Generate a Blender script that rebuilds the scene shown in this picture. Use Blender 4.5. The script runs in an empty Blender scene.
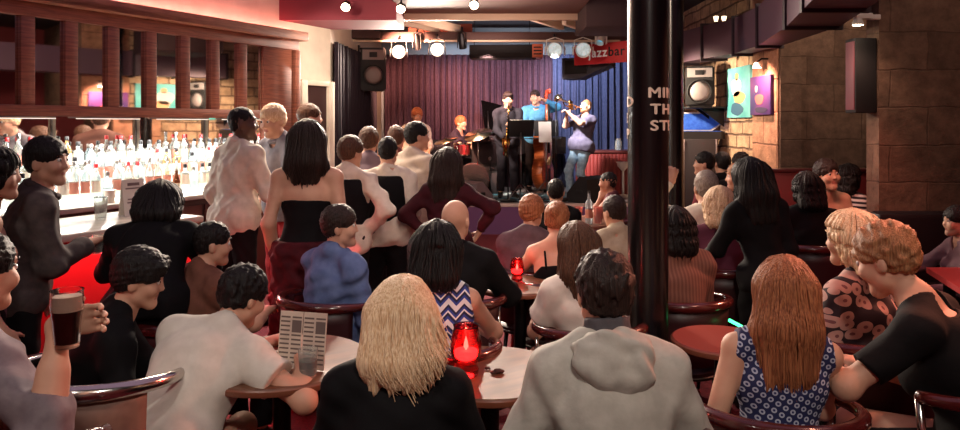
import bpy, bmesh, math, random
import numpy as np
import openvdb
from mathutils import Vector, Matrix
random.seed(7)
SC = bpy.context.scene
COL = SC.collection
PI = math.pi
F, CX, HY, EYE = 700.0, 480.0, 124.0, 1.64      # focal length in pixels, optical axis, eye height

def W(px, py, Y):
    """room point seen at a pixel of the photograph, at depth Y in front of the lens"""
    return np.array([(px - CX) * Y / F, Y, EYE - (py - HY) * Y / F])

# ------------------------------------------------------------------ materials
def lin(c):
    return tuple(((v / 255) / 12.92 if v / 255 <= .04045 else ((v / 255 + .055) / 1.055) ** 2.4) for v in c) + (1,)

_M = {}
def M(name, rgb, rough=.6, metal=0.0, rgb2=None, scale=30, stretch=(1, 1, 1), bump=0.0, emit=0.0, trans=0.0, coat=0.0, detail=3, alpha=1.0, sheen=0.0, emit_rgb=None):
    if name in _M: return _M[name]
    m = bpy.data.materials.new(name); m.use_nodes = True
    nt = m.node_tree; b = nt.nodes['Principled BSDF']
    b.inputs['Base Color'].default_value = lin(rgb)
    b.inputs['Roughness'].default_value = rough
    b.inputs['Metallic'].default_value = metal
    b.inputs['Transmission Weight'].default_value = trans
    b.inputs['Coat Weight'].default_value = coat
    b.inputs['Alpha'].default_value = alpha
    b.inputs['Sheen Weight'].default_value = sheen
    if emit:
        b.inputs['Emission Color'].default_value = lin(emit_rgb or rgb)
        b.inputs['Emission Strength'].default_value = emit
    if rgb2 or bump:
        tc = nt.nodes.new('ShaderNodeTexCoord'); mp = nt.nodes.new('ShaderNodeMapping')
        mp.inputs['Scale'].default_value = stretch
        nt.links.new(tc.outputs['Object'], mp.inputs['Vector'])
        nz = nt.nodes.new('ShaderNodeTexNoise'); nz.inputs['Scale'].default_value = scale; nz.inputs['Detail'].default_value = detail
        nt.links.new(mp.outputs[0], nz.inputs['Vector'])
        if rgb2:
            cr = nt.nodes.new('ShaderNodeValToRGB')
            cr.color_ramp.elements[0].position = .36; cr.color_ramp.elements[1].position = .64
            cr.color_ramp.elements[0].color = lin(rgb); cr.color_ramp.elements[1].color = lin(rgb2)
            nt.links.new(nz.outputs['Fac'], cr.inputs[0]); nt.links.new(cr.outputs[0], b.inputs['Base Color'])
        if bump:
            bp = nt.nodes.new('ShaderNodeBump'); bp.inputs['Strength'].default_value = bump; bp.inputs['Distance'].default_value = .01
            nt.links.new(nz.outputs['Fac'], bp.inputs['Height']); nt.links.new(bp.outputs[0], b.inputs['Normal'])
    _M[name] = m
    return m

def cloth(name, rgb, rgb2=None, bump=.25, rough=.85, scale=22):
    m = M(name, rgb, rough, rgb2=rgb2, scale=scale, bump=bump, detail=5); m.node_tree.nodes['Principled BSDF'].inputs['Specular IOR Level'].default_value = .2
    return m

def hairmat(name, rgb, rgb2, rough=.52):
    m = M(name, rgb, rough, rgb2=rgb2, scale=1.0, stretch=(240, 240, 2.2), bump=.6, detail=2); m.node_tree.nodes['Principled BSDF'].inputs['Specular IOR Level'].default_value = .28
    return m

def stone(name, c1, c2, mortar, scale, bw, rh, bumpS=.8, msize=.02):
    if name in _M: return _M[name]
    m = bpy.data.materials.new(name); m.use_nodes = True
    nt = m.node_tree; b = nt.nodes['Principled BSDF']; b.inputs['Roughness'].default_value = .9
    tc = nt.nodes.new('ShaderNodeTexCoord')
    nz = nt.nodes.new('ShaderNodeTexNoise'); nz.inputs['Scale'].default_value = 3.0; nz.inputs['Detail'].default_value = 6
    nt.links.new(tc.outputs['UV'], nz.inputs['Vector'])
    add = nt.nodes.new('ShaderNodeMixRGB'); add.blend_type = 'ADD'; add.inputs[0].default_value = .06
    nt.links.new(tc.outputs['UV'], add.inputs[1]); nt.links.new(nz.outputs['Color'], add.inputs[2])
    br = nt.nodes.new('ShaderNodeTexBrick'); br.inputs['Scale'].default_value = scale
    br.inputs['Color1'].default_value = lin(c1); br.inputs['Color2'].default_value = lin(c2); br.inputs['Mortar'].default_value = lin(mortar)
    br.inputs['Mortar Size'].default_value = msize; br.inputs['Mortar Smooth'].default_value = .6
    br.inputs['Brick Width'].default_value = bw; br.inputs['Row Height'].default_value = rh; br.inputs['Bias'].default_value = -.1
    nt.links.new(add.outputs[0], br.inputs['Vector'])
    n2 = nt.nodes.new('ShaderNodeTexNoise'); n2.inputs['Scale'].default_value = 7; n2.inputs['Detail'].default_value = 10; n2.inputs['Roughness'].default_value = .68
    nt.links.new(tc.outputs['UV'], n2.inputs['Vector'])
    cr = nt.nodes.new('ShaderNodeValToRGB'); cr.color_ramp.elements[0].position = .3; cr.color_ramp.elements[1].position = .7
    cr.color_ramp.elements[0].color = (.45, .42, .4, 1); cr.color_ramp.elements[1].color = (1.15, 1.1, 1.05, 1)
    nt.links.new(n2.outputs['Fac'], cr.inputs[0])
    mx = nt.nodes.new('ShaderNodeMixRGB'); mx.blend_type = 'MULTIPLY'; mx.inputs[0].default_value = 1
    nt.links.new(br.outputs['Color'], mx.inputs[1]); nt.links.new(cr.outputs[0], mx.inputs[2]); nt.links.new(mx.outputs[0], b.inputs['Base Color'])
    ma = nt.nodes.new('ShaderNodeMath'); ma.operation = 'MULTIPLY_ADD'; ma.inputs[1].default_value = -.9
    nt.links.new(br.outputs['Fac'], ma.inputs[0]); nt.links.new(n2.outputs['Fac'], ma.inputs[2])
    bp = nt.nodes.new('ShaderNodeBump'); bp.inputs['Strength'].default_value = bumpS; bp.inputs['Distance'].default_value = .03
    nt.links.new(ma.outputs[0], bp.inputs['Height']); nt.links.new(bp.outputs[0], b.inputs['Normal'])
    _M[name] = m
    return m

# ------------------------------------------------------------------ object helpers
def tag(o, label=None, cat=None, group=None, kind=None):
    if label: o['label'] = label
    if cat: o['category'] = cat
    if group: o['group'] = group
    if kind: o['kind'] = kind
    return o

def empty(name, loc=(0, 0, 0), rz=0.0, label=None, cat=None, group=None):
    o = bpy.data.objects.new(name, None); COL.objects.link(o)
    o.location = tuple(float(v) for v in loc); o.rotation_euler = (0, 0, rz); o.empty_display_size = .05
    return tag(o, label, cat, group)

def link(name, me, mats, parent=None, smooth=True):
    if not isinstance(mats, (list, tuple)): mats = [mats]
    for m in mats: me.materials.append(m)
    o = bpy.data.objects.new(name, me); COL.objects.link(o)
    if parent is not None: o.parent = parent
    if smooth and len(me.polygons): me.polygons.foreach_set('use_smooth', np.ones(len(me.polygons), dtype=bool))
    return o

def copy_tree(o, parent=None):
    c = o.copy(); COL.objects.link(c)
    if parent is not None: c.parent = parent
    for ch in list(o.children): copy_tree(ch, c)
    return c

class MB:
    """collects simple shapes and links them as one mesh object"""
    def __init__(s): s.bm = bmesh.new(); s.sharp = False
    def _new(s, r, mat): 
        vs = r['verts']
        bmesh.ops.transform(s.bm, matrix=mat, verts=vs); return vs
    def box(s, c, d, bev=.0, rot=None, seg=2):
        mat = Matrix.Translation(Vector([float(v) for v in c])) @ (rot.to_4x4() if rot is not None else Matrix.Identity(4)) @ Matrix.Diagonal((float(d[0]), float(d[1]), float(d[2]), 1))
        vs = s._new(bmesh.ops.create_cube(s.bm, size=1), mat)
        if bev:
            es = list({e for v in vs for e in v.link_edges})
            bmesh.ops.bevel(s.bm, geom=es, offset=min(bev, min(d) * .45), segments=seg, profile=.5, affect='EDGES')
        return s
    def lathe(s, prof, c=(0, 0, 0), n=24, rot=None, cap=True):
        bm = s.bm; rings = []
        c = Vector([float(v) for v in c])
        for r, z in prof:
            ring = []
            for i in range(n):
                a = 2 * PI * i / n
                p = Vector((max(r, 1e-4) * math.cos(a), max(r, 1e-4) * math.sin(a), z))
                if rot is not None: p = rot @ p
                ring.append(bm.verts.new(p + c))
            rings.append(ring)
        for a, b in zip(rings, rings[1:]):
            for i in range(n):
                j = (i + 1) % n
                bm.faces.new((a[i], a[j], b[j], b[i]))
        if cap:
            bm.faces.new(rings[0][::-1]); bm.faces.new(rings[-1])
        return s
    def tube(s, pts, r, n=10, closed=False, flat=None):
        """sweep along a polyline; r a number or a list; flat=(axis, factor) squashes the section"""
        bm = s.bm; P = [Vector([float(v) for v in p]) for p in pts]; N = len(P)
        if N == 2: P = [P[0], P[0].lerp(P[1], .5), P[1]]; N = 3; r = r if not isinstance(r, (list, tuple)) else [r[0], (r[0] + r[1]) / 2, r[1]]
        R = r if isinstance(r, (list, tuple)) else [r] * N
        T = []
        for i in range(N):
            a = P[(i - 1) % N] if (closed or i > 0) else P[i]; b = P[(i + 1) % N] if (closed or i < N - 1) else P[i]
            T.append((b - a).normalized())
        up = Vector((0, 0, 1)) if abs(T[0].z) < .9 else Vector((1, 0, 0))
        nrm = (up - T[0] * up.dot(T[0])).normalized(); rings = []
        for i in range(N):
            nrm = (nrm - T[i] * nrm.dot(T[i])).normalized(); bn = T[i].cross(nrm)
            ring = []
            for k in range(n):
                a = 2 * PI * k / n
                off = (nrm * math.cos(a) + bn * math.sin(a)) * R[i]
                if flat:
                    ax = Vector(flat[0]).normalized(); off = off - ax * (off.dot(ax) * (1 - flat[1]))
                ring.append(bm.verts.new(P[i] + off))
            rings.append(ring)
        rng = range(N) if closed else range(N - 1)
        for i in rng:
            a, b = rings[i], rings[(i + 1) % N]
            for k in range(n):
                j = (k + 1) % n
                bm.faces.new((a[k], a[j], b[j], b[k]))
        if not closed:
            bm.faces.new(rings[0][::-1]); bm.faces.new(rings[-1])
        return s
    def prism(s, poly, vec):
        """polygon (3-D points) pushed along vec"""
        bm = s.bm; v = Vector([float(q) for q in vec])
        A = [bm.verts.new(Vector([float(q) for q in p])) for p in poly]; B = [bm.verts.new(a.co + v) for a in A]
        n = len(A)
        bm.faces.new(A[::-1]); bm.faces.new(B)
        for i in range(n): bm.faces.new((A[i], A[(i + 1) % n], B[(i + 1) % n], B[i]))
        return s
    def grid(s, fn, nu, nv):
        bm = s.bm; V = [[bm.verts.new(Vector([float(q) for q in fn(i / nu, j / nv)])) for j in range(nv + 1)] for i in range(nu + 1)]
        for i in range(nu):
            for j in range(nv): bm.faces.new((V[i][j], V[i + 1][j], V[i + 1][j + 1], V[i][j + 1]))
        return s
    def build(s, name, mats, parent=None, smooth=False, uv=None, auto=True):
        bmesh.ops.recalc_face_normals(s.bm, faces=s.bm.faces[:])
        me = bpy.data.meshes.new(name); s.bm.to_mesh(me); s.bm.free()
        if uv:
            l = me.uv_layers.new(name='UVMap')
            for p in me.polygons:
                for li in p.loop_indices:
                    co = me.vertices[me.loops[li].vertex_index].co
                    l.data[li].uv = uv(co, p.normal)
        o = link(name, me, mats, parent, smooth or auto)
        if auto and not smooth:
            try: me.set_sharp_from_angle(angle=math.radians(38))
            except Exception: pass
        return o

def rotx(a): return Matrix.Rotation(a, 3, 'X')
def roty(a): return Matrix.Rotation(a, 3, 'Y')
def rotz(a): return Matrix.Rotation(a, 3, 'Z')

def arc(c, r, a0, a1, n, z=None, ax=0):
    return [(c[0] + r * math.cos(math.radians(a0 + (a1 - a0) * i / n)), c[1] + r * math.sin(math.radians(a0 + (a1 - a0) * i / n)), c[2]) for i in range(n + 1)]

# ------------------------------------------------------------------ signed-distance modelling for bodies, clothes and hair
class SDF:
    def __init__(s): s.ops = []
    def cap(s, a, b, ra, rb=None, k=.02, flat=None, cut=0, sub=False):
        s.ops.append(('cap', np.asarray(a, float), np.asarray(b, float), float(ra), float(ra if rb is None else rb), k, flat, cut, sub)); return s
    def ell(s, c, r, R=None, k=.02, sub=False):
        s.ops.append(('ell', np.asarray(c, float), np.asarray(r, float), None if R is None else np.asarray(R, float), k, sub)); return s
    def half(s, p, n, k=.0):
        n = np.asarray(n, float); s.ops.append(('half', np.asarray(p, float), n / np.linalg.norm(n), k)); return s
    def ripple(s, amp, wl, seed=0):
        s.ops.append(('rip', amp, wl, seed)); return s
    def func(s, f): s.ops.append(('fn', f)); return s
    def mesh(s, vox):
        lo = np.full(3, 9.); hi = np.full(3, -9.)
        for o in s.ops:
            if o[0] == 'cap' and not o[8]:
                m = max(o[3], o[4]); 
                for q in (o[1], o[2]): lo = np.minimum(lo, q - m); hi = np.maximum(hi, q + m)
            if o[0] == 'ell' and not o[5]:
                m = o[2] if o[3] is None else np.full(3, o[2].max()); lo = np.minimum(lo, o[1] - m); hi = np.maximum(hi, o[1] + m)
        lo -= .03; hi += .03
        dim = np.ceil((hi - lo) / vox).astype(int) + 1
        ax = [(lo[i] + vox * np.arange(dim[i])).astype(np.float32) for i in range(3)]
        D = np.full(dim, .08, np.float32)
        def sub_of(l, h):
            sl = []
            for i in range(3):
                a = int(max(0, math.floor((l[i] - lo[i]) / vox))); b = int(min(dim[i], math.ceil((h[i] - lo[i]) / vox) + 1))
                if b <= a: return None
                sl.append(slice(a, b))
            return tuple(sl)
        for o in s.ops:
            if o[0] == 'cap':
                _, a, b, ra, rb, k, flat, cut, sb = o
                m = max(ra, rb) + k + 3 * vox + .01
                sl = sub_of(np.minimum(a, b) - m, np.maximum(a, b) + m)
                if sl is None: continue
                x = ax[0][sl[0]][:, None, None]; y = ax[1][sl[1]][None, :, None]; z = ax[2][sl[2]][None, None, :]
                ba = b - a; L = max(float(ba @ ba), 1e-9)
                h = ((x - a[0]) * ba[0] + (y - a[1]) * ba[1] + (z - a[2]) * ba[2]) / L
                t = np.clip(h, 0, 1)
                vx = x - a[0] - t * ba[0]; vy = y - a[1] - t * ba[1]; vz = z - a[2] - t * ba[2]
                if flat is not None:
                    n, q = flat; dn = (vx * n[0] + vy * n[1] + vz * n[2]) * (1 / q - 1)
                    vx = vx + n[0] * dn; vy = vy + n[1] * dn; vz = vz + n[2] * dn
                d = np.sqrt(vx * vx + vy * vy + vz * vz) - (ra + (rb - ra) * t)
                if flat is not None: d = d * (.5 + .5 * flat[1])
                if cut & 1: d = np.maximum(d, (h - 1) * math.sqrt(L))
                if cut & 2: d = np.maximum(d, -h * math.sqrt(L))
            elif o[0] == 'ell':
                _, c, r, R, k, sb = o
                m = (r if R is None else np.full(3, r.max())) + k + 3 * vox + .01
                sl = sub_of(c - m, c + m)
                if sl is None: continue
                x = ax[0][sl[0]][:, None, None] - c[0]; y = ax[1][sl[1]][None, :, None] - c[1]; z = ax[2][sl[2]][None, None, :] - c[2]
                if R is not None:
                    x, y, z = (x * R[0, 0] + y * R[1, 0] + z * R[2, 0], x * R[0, 1] + y * R[1, 1] + z * R[2, 1], x * R[0, 2] + y * R[1, 2] + z * R[2, 2])
                k0 = np.sqrt((x / r[0]) ** 2 + (y / r[1]) ** 2 + (z / r[2]) ** 2); k1 = np.sqrt((x / r[0] ** 2) ** 2 + (y / r[1] ** 2) ** 2 + (z / r[2] ** 2) ** 2)
                d = k0 * (k0 - 1) / np.maximum(k1, 1e-6)
            elif o[0] == 'half':
                _, p, n, k = o
                x = ax[0][:, None, None]; y = ax[1][None, :, None]; z = ax[2][None, None, :]
                D = np.maximum(D, ((x - p[0]) * n[0] + (y - p[1]) * n[1] + (z - p[2]) * n[2]).astype(np.float32)); continue
            elif o[0] == 'rip':
                _, amp, wl, seed = o
                rg = np.random.RandomState(seed); x = ax[0][:, None, None]; y = ax[1][None, :, None]; z = ax[2][None, None, :]
                acc = 0
                for i in range(5):
                    v = rg.normal(size=3); v /= np.linalg.norm(v); w = 2 * PI / (wl * rg.uniform(.6, 1.6))
                    acc = acc + np.sin((x * v[0] + y * v[1] + z * v[2]) * w + rg.uniform(0, 6.3) + 1.2 * np.sin(w * .4 * (x * v[1] - y * v[0] + z * .6)))
                D = D + (acc * amp / 2.2).astype(np.float32); continue
            elif o[0] == 'fn':
                x = ax[0][:, None, None]; y = ax[1][None, :, None]; z = ax[2][None, None, :]
                D = o[1](D, x, y, z).astype(np.float32); continue
            d = d.astype(np.float32); A = D[sl]
            if sb:
                d = -d
                if k > 1e-4:
                    h = np.clip(.5 - .5 * (d - A) / k, 0, 1); D[sl] = d * (1 - h) + A * h + k * h * (1 - h)
                else: D[sl] = np.maximum(A, d)
            else:
                if k > 1e-4:
                    h = np.clip(.5 + .5 * (d - A) / k, 0, 1); D[sl] = d * (1 - h) + A * h - k * h * (1 - h)
                else: D[sl] = np.minimum(A, d)
        D[0] = D[-1] = .08; D[:, 0] = D[:, -1] = .08; D[:, :, 0] = D[:, :, -1] = .08
        g = openvdb.FloatGrid(background=4.0)
        g.copyFromArray(np.clip(D / vox, -4, 4).astype(np.float32))
        p, q = g.convertToQuads(0.0)
        return lo + p * vox, q[:, ::-1]

def sdf_mesh(name, sdf, vox, S=1.0):
    p, q = sdf.mesh(vox)
    return np_mesh(name, p * S, q)

def np_mesh(name, p, q):
    me = bpy.data.meshes.new(name)
    p = np.asarray(p, np.float32); q = np.asarray(q, np.int32)
    if len(q):
        a, b, c, d = (p[q[:, i]] for i in range(4))
        vol = (np.einsum('ij,ij->i', a, np.cross(b, c)) + np.einsum('ij,ij->i', a, np.cross(c, d))).sum()
        if vol < 0: q = q[:, ::-1]
    me.vertices.add(len(p)); me.vertices.foreach_set('co', p.ravel())
    me.loops.add(q.size); me.loops.foreach_set('vertex_index', np.ascontiguousarray(q).ravel())
    me.polygons.add(len(q)); me.polygons.foreach_set('loop_start', np.arange(0, q.size, 4, dtype=np.int32))
    me.update(calc_edges=True); me.validate()
    return me
# ------------------------------------------------------------------ people
SKIN = M('skin', (205, 158, 132), .62, rgb2=(192, 142, 118), scale=9, bump=.05)
SKIN_TAN = M('skin_tan', (176, 122, 96), .62, rgb2=(160, 108, 84), scale=9, bump=.05)
SKIN_DARK = M('skin_deep', (92, 60, 46), .5, rgb2=(80, 52, 40), scale=9, bump=.05)
LIPS = M('lips', (172, 108, 96), .55)
EYEW = M('eye_white', (225, 220, 214), .25)
EYED = M('eye_iris', (40, 28, 22), .2)
HAIRS = {
    'black': hairmat('hair_black', (13, 10, 11), (26, 20, 19)),
    'brown': hairmat('hair_brown', (62, 40, 30), (96, 64, 46)),
    'dark': hairmat('hair_dark_brown', (28, 19, 17), (52, 36, 31)),
    'light': hairmat('hair_light_brown', (128, 84, 56), (172, 122, 84)),
    'blonde': hairmat('hair_blonde', (206, 164, 124), (242, 214, 178)),
    'auburn': hairmat('hair_auburn', (122, 70, 46), (176, 114, 76)),
    'ginger': hairmat('hair_ginger', (150, 80, 48), (196, 116, 72)),
    'grey': hairmat('hair_grey', (120, 106, 96), (160, 146, 134)),
}
DARKSHOE = M('shoe_leather', (26, 20, 20), .4)

def Rx(d): a = math.radians(d); return np.array([[1, 0, 0], [0, math.cos(a), -math.sin(a)], [0, math.sin(a), math.cos(a)]])
def Ry(d): a = math.radians(d); return np.array([[math.cos(a), 0, math.sin(a)], [0, 1, 0], [-math.sin(a), 0, math.cos(a)]])
def Rz(d): a = math.radians(d); return np.array([[math.cos(a), -math.sin(a), 0], [math.sin(a), math.cos(a), 0], [0, 0, 1]])
def nrm(v): v = np.asarray(v, float); return v / max(np.linalg.norm(v), 1e-9)

def ik(a, t, l1, l2, pole):
    a = np.asarray(a, float); t = np.asarray(t, float); d = t - a; L = np.linalg.norm(d)
    if L > (l1 + l2) * .995: t = a + d * ((l1 + l2) * .995 / L); d = t - a; L = np.linalg.norm(d)
    x = (l1 * l1 - l2 * l2 + L * L) / (2 * L); h = math.sqrt(max(l1 * l1 - x * x, 0)); u = d / L
    p = np.asarray(pole, float); p = nrm(p - u * (p @ u))
    return a + u * x + p * h, t

def skeleton(sp):
    J = {}
    sit = sp['mode'] == 'sit'
    P = np.array([0, 0, .555 if sit else .95])
    lean, side = sp.get('lean', (4, 0)); hunch = sp.get('hunch', 6); tw = sp.get('twist', 0)
    R1 = Ry(side) @ Rx(-lean); R2 = Rz(-tw) @ Ry(side * 1.3) @ Rx(-(lean + hunch))
    fem = sp.get('fem', False); sw = sp.get('sw', .158 if fem else .178)
    J['P'] = P; J['R1'] = R1; J['R2'] = R2; J['fem'] = fem; J['w'] = sp.get('w', 1.0)
    J['chest'] = P + R1 @ np.array([0, 0, .27]); J['neck'] = J['chest'] + R2 @ np.array([0, -.012, .235])
    hy, hp, hr = sp.get('head', (0, 0, 0))
    Rh = Rz(-hy) @ Rx(-hp) @ Ry(hr); J['Rh'] = Rh
    J['nt'] = J['neck'] + nrm(R2 @ np.array([0, .1, 1]) + Rh @ np.array([0, 0, 1])) * .085
    J['hc'] = J['nt'] + Rh @ np.array([0, .018, .095])
    for i, s in ((0, -1), (1, 1)):
        sh = J['chest'] + R2 @ np.array([s * sw, -.005, .175]); J['sh', i] = sh
        a = sp.get('arms', ('lap', 'lap'))[i]
        o = {}
        if isinstance(a, dict): o = a; a = o.get('t', 'lap')
        pole = o.get('pole', (s * .55, -.5, -.8))
        if isinstance(a, str):
            if a == 'hang': t = sh + np.array([s * .045, .05, -.50]); pole = (s * .3, -1, 0)
            elif a == 'lap': t = np.array([s * .10, .34, .66]) if sit else sh + np.array([s * .03, .05, -.5])
            elif a == 'table': t = np.array([s * .13, .46, .785]); pole = (s * .9, -.2, -.6)
            elif a == 'chest': t = J['chest'] + R2 @ np.array([s * .09, .27, .03]); pole = (s * .7, -.3, -1)
            elif a == 'hip': t = P + np.array([s * .17, .02, .08]); pole = (s, -.4, 0)
            elif a == 'chin': t = J['hc'] + Rh @ np.array([s * .045, .09, -.185]); pole = (s * .5, .2, -1)
            elif a == 'cross': t = J['chest'] + R2 @ np.array([-s * .05, .22, -.02]); pole = (s * .8, 0, -.8)
        else: t = np.asarray(a, float)
        e, t = ik(sh, t, .285, .255, pole)
        hd = nrm(o.get('hd', t - e)); n = np.asarray(o.get('n', (0, 0, 1) if abs(hd[2]) < .75 else (s, .2, 0)), float); n = nrm(n - hd * (n @ hd))
        J['el', i] = e; J['wr', i] = t; J['hd', i] = hd; J['hn', i] = n; J['curl', i] = o.get('curl', 28)
        hip = P + np.array([s * .092, 0, -.03]); lg = sp.get('legs')
        if lg: kn, an = np.asarray(lg[i][0], float), np.asarray(lg[i][1], float)
        elif sit: kn, an = np.array([s * .13, .44, .50]), np.array([s * .13, .42, .085])
        else: kn, an = np.array([s * .105, .015, .50]), np.array([s * .115, -.02, .085])
        J['hip', i] = hip; J['kn', i] = kn; J['an', i] = an
        J['ft', i] = nrm(sp.get('feet', (s * .22, 1, 0)) if not isinstance(sp.get('feet'), list) else sp['feet'][i])
    return J

def torso(S, J, o=0.0, k=.05, lo=True, upper=True, shoulders=True):
    P, C, N, R1, R2 = J['P'], J['chest'], J['neck'], J['R1'], J['R2']; f = J['fem']; w = J['w']
    fy1 = (R1 @ np.array([0, 1., 0]), .74); fy2 = (R2 @ np.array([0, 1., 0]), .72)
    if lo:
        S.cap(P + R1 @ np.array([-.055 * w, -.01, -.01]), P + R1 @ np.array([.055 * w, -.01, -.01]), (.118 if f else .112) * w + o, k=k)
    wr = (.112 if f else .13) * w
    S.cap(P + R1 @ np.array([0, 0, .03]), P + R1 @ np.array([0, 0, .17]), .14 * w + o, wr + o, k=k, flat=fy1)
    S.cap(P + R1 @ np.array([0, 0, .15]), C + R2 @ np.array([0, 0, .06]), wr + o, (.137 if f else .152) * w + o, k=k, flat=fy1)
    if upper:
        a = .052 if f else .06
        S.cap(C + R2 @ np.array([-a, 0, .075]), C + R2 @ np.array([a, 0, .075]), (.098 if f else .107) * w + o, k=k, flat=fy2)
        if f:
            for s in (-1, 1): S.ell(C + R2 @ np.array([s * .07, .085, .03]), np.full(3, .062 * w + o), k=.03)
    if shoulders:
        for i in (0, 1):
            S.cap(N + R2 @ np.array([0, -.012, .02]), J['sh', i] + np.array([0, 0, .012]), .05 + o, .047 + o, k=.045)

def arm(S, J, i, o=0.0, length=2.0, k=.03, grow=1.0):
    """length 0..1 covers the upper arm, 1..2 the forearm too"""
    sh, e, w = J['sh', i], J['el', i], J['wr', i]; f = .9 if J['fem'] else 1.0
    ru, rm, rw = .055 * f, .042 * f, .027 * f
    if length <= 1:
        b = sh + (e - sh) * length; S.cap(sh, b, ru + o, ru + (rm - ru) * length + o * grow * 1.3, k=k, cut=1)
    else:
        S.cap(sh, e, ru + o, rm + o, k=k); u = e + (w - e) * (length - 1)
        S.cap(e, u, rm + o, rm + (rw - rm) * (length - 1) + o * grow, k=k, cut=1 if length < 2 else 0)
        if length >= 2 and o == 0: S.cap(e, e + (w - e) * .5, .041 * f, .036 * f, k=.03)

def hand(S, J, i, vox):
    w, hd, n, c = J['wr', i], J['hd', i], J['hn', i], J['curl', i]; s = (-1, 1)[i]
    lat = np.cross(hd, n); f = .92 if J['fem'] else 1.0
    S.cap(w - hd * .01, w + hd * .03, .026 * f, .03 * f, k=.02, flat=(n, .7))
    S.cap(w + hd * .03 - lat * .018, w + hd * .075 - lat * .022, .022, .02, k=.016, flat=(n, .6)); S.cap(w + hd * .03 + lat * .018, w + hd * .075 + lat * .022, .022, .02, k=.016, flat=(n, .6))
    rf = max(.0085 * f, vox * .85)
    # thumb side: toward the body's midline with the palm down
    ts = -s if np.dot(lat, [1, 0, 0]) > 0 else s
    ts = J.get(('ts', i), ts)
    for q, (off, L) in enumerate(((-.033, .058), (-.011, .07), (.011, .076), (.033, .068))):
        off, L = off * ts * f, L * f
        b = w + hd * (.085 if q else .078) + lat * off
        a1 = math.radians(c * (.8 + .12 * q)); a2 = math.radians(c * (2.0 + .1 * q)); a3 = math.radians(c * 2.9)
        p1 = b + (hd * math.cos(a1) - n * math.sin(a1)) * L * .5; p2 = p1 + (hd * math.cos(a2) - n * math.sin(a2)) * L * .32; p3 = p2 + (hd * math.cos(a3) - n * math.sin(a3)) * L * .24
        S.cap(b - hd * .015, p1, rf * 1.08, rf, k=.006); S.cap(p1, p2, rf, rf * .92, k=.004); S.cap(p2, p3, rf * .92, rf * .8, k=.004)
    tb = w + hd * .022 + lat * ts * .022; td = nrm(hd * .75 + lat * ts * .7 - n * (.25 + c * .006)); t1 = tb + td * .05; t2 = t1 + nrm(td * .8 + hd * .35 - n * c * .009) * .033
    S.cap(tb, t1, rf * 1.5, rf * 1.2, k=.012); S.cap(t1, t2, rf * 1.2, rf * .95, k=.005)

def legs(S, J, o=0.0, k=.04, to=2.0, shoe=False):
    for i in (0, 1):
        h, kn, an = J['hip', i], J['kn', i], J['an', i]
        S.cap(h, kn, .086 + o, .056 + o, k=k)
        if to > 1: 
            e = kn + (an - kn) * (to - 1); S.cap(kn, e, .056 + o, (.036 if o == 0 else .05) + o, k=.03, cut=1 if to < 2 and o else 0)
            if o == 0: S.cap(kn + (an - kn) * .12 + np.array([0, -.02, 0]), kn + (an - kn) * .45 + np.array([0, -.02, 0]), .05, .042, k=.03)

def feet(S, J, o=0.0):
    for i in (0, 1):
        an, f = J['an', i], J['ft', i]
        S.cap(an + np.array([0, 0, .02]), an + f * -.02 + np.array([0, 0, -.045]), .036 + o, .034 + o, k=.02)
        S.cap(an + f * -.03 + np.array([0, 0, -.048]), an + f * .14 + np.array([0, 0, -.056]), .033 + o, .027 + o, k=.02)

def headop(J):
    hc, Rh = J['hc'], J['Rh']
    return lambda *v: hc + Rh @ np.array(v, float)

def head(S, J, face=True, ears=True):
    H = headop(J); Rh = J['Rh']
    S.cap(J['neck'] + J['R2'] @ np.array([0, 0, -.03]), J['nt'] + Rh @ np.array([0, .005, .03]), .058 if not J['fem'] else .05, .054 if not J['fem'] else .046, k=.03)
    S.ell(H(0, -.012, .02), (.076, .096, .091), Rh, k=.03)
    S.ell(H(0, .03, -.035), (.064, .064, .075), Rh, k=.025)
    S.cap(H(-.042, .015, -.072), H(0, .068, -.1), .026, .024, k=.02); S.cap(H(.042, .015, -.072), H(0, .068, -.1), .026, .024, k=.02)
    if ears:
        for s in (-1, 1): S.ell(H(s * .077, -.008, -.018), (.011, .021, .033), Rh @ Rz(s * 18), k=.008)
    if face:
        S.cap(H(-.034, .075, .03), H(.034, .075, .03), .013, k=.018)
        for s in (-1, 1):
            S.ell(H(s * .032, .101, .008), np.full(3, .0155), k=.012, sub=True)
            S.ell(H(s * .04, .064, -.03), np.full(3, .029), k=.02)
        S.cap(H(0, .086, .012), H(0, .103, -.028), .007, .0105, k=.012)
        for s in (-1, 1): S.ell(H(s * .010, .096, -.031), np.full(3, .0075), k=.006)
        S.ell(H(0, .083, -.058), (.023, .012, .006), Rh, k=.007); S.ell(H(0, .082, -.069), (.02, .012, .006), Rh, k=.007)
        S.ell(H(0, .075, -.1), np.full(3, .021), k=.016)

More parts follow.
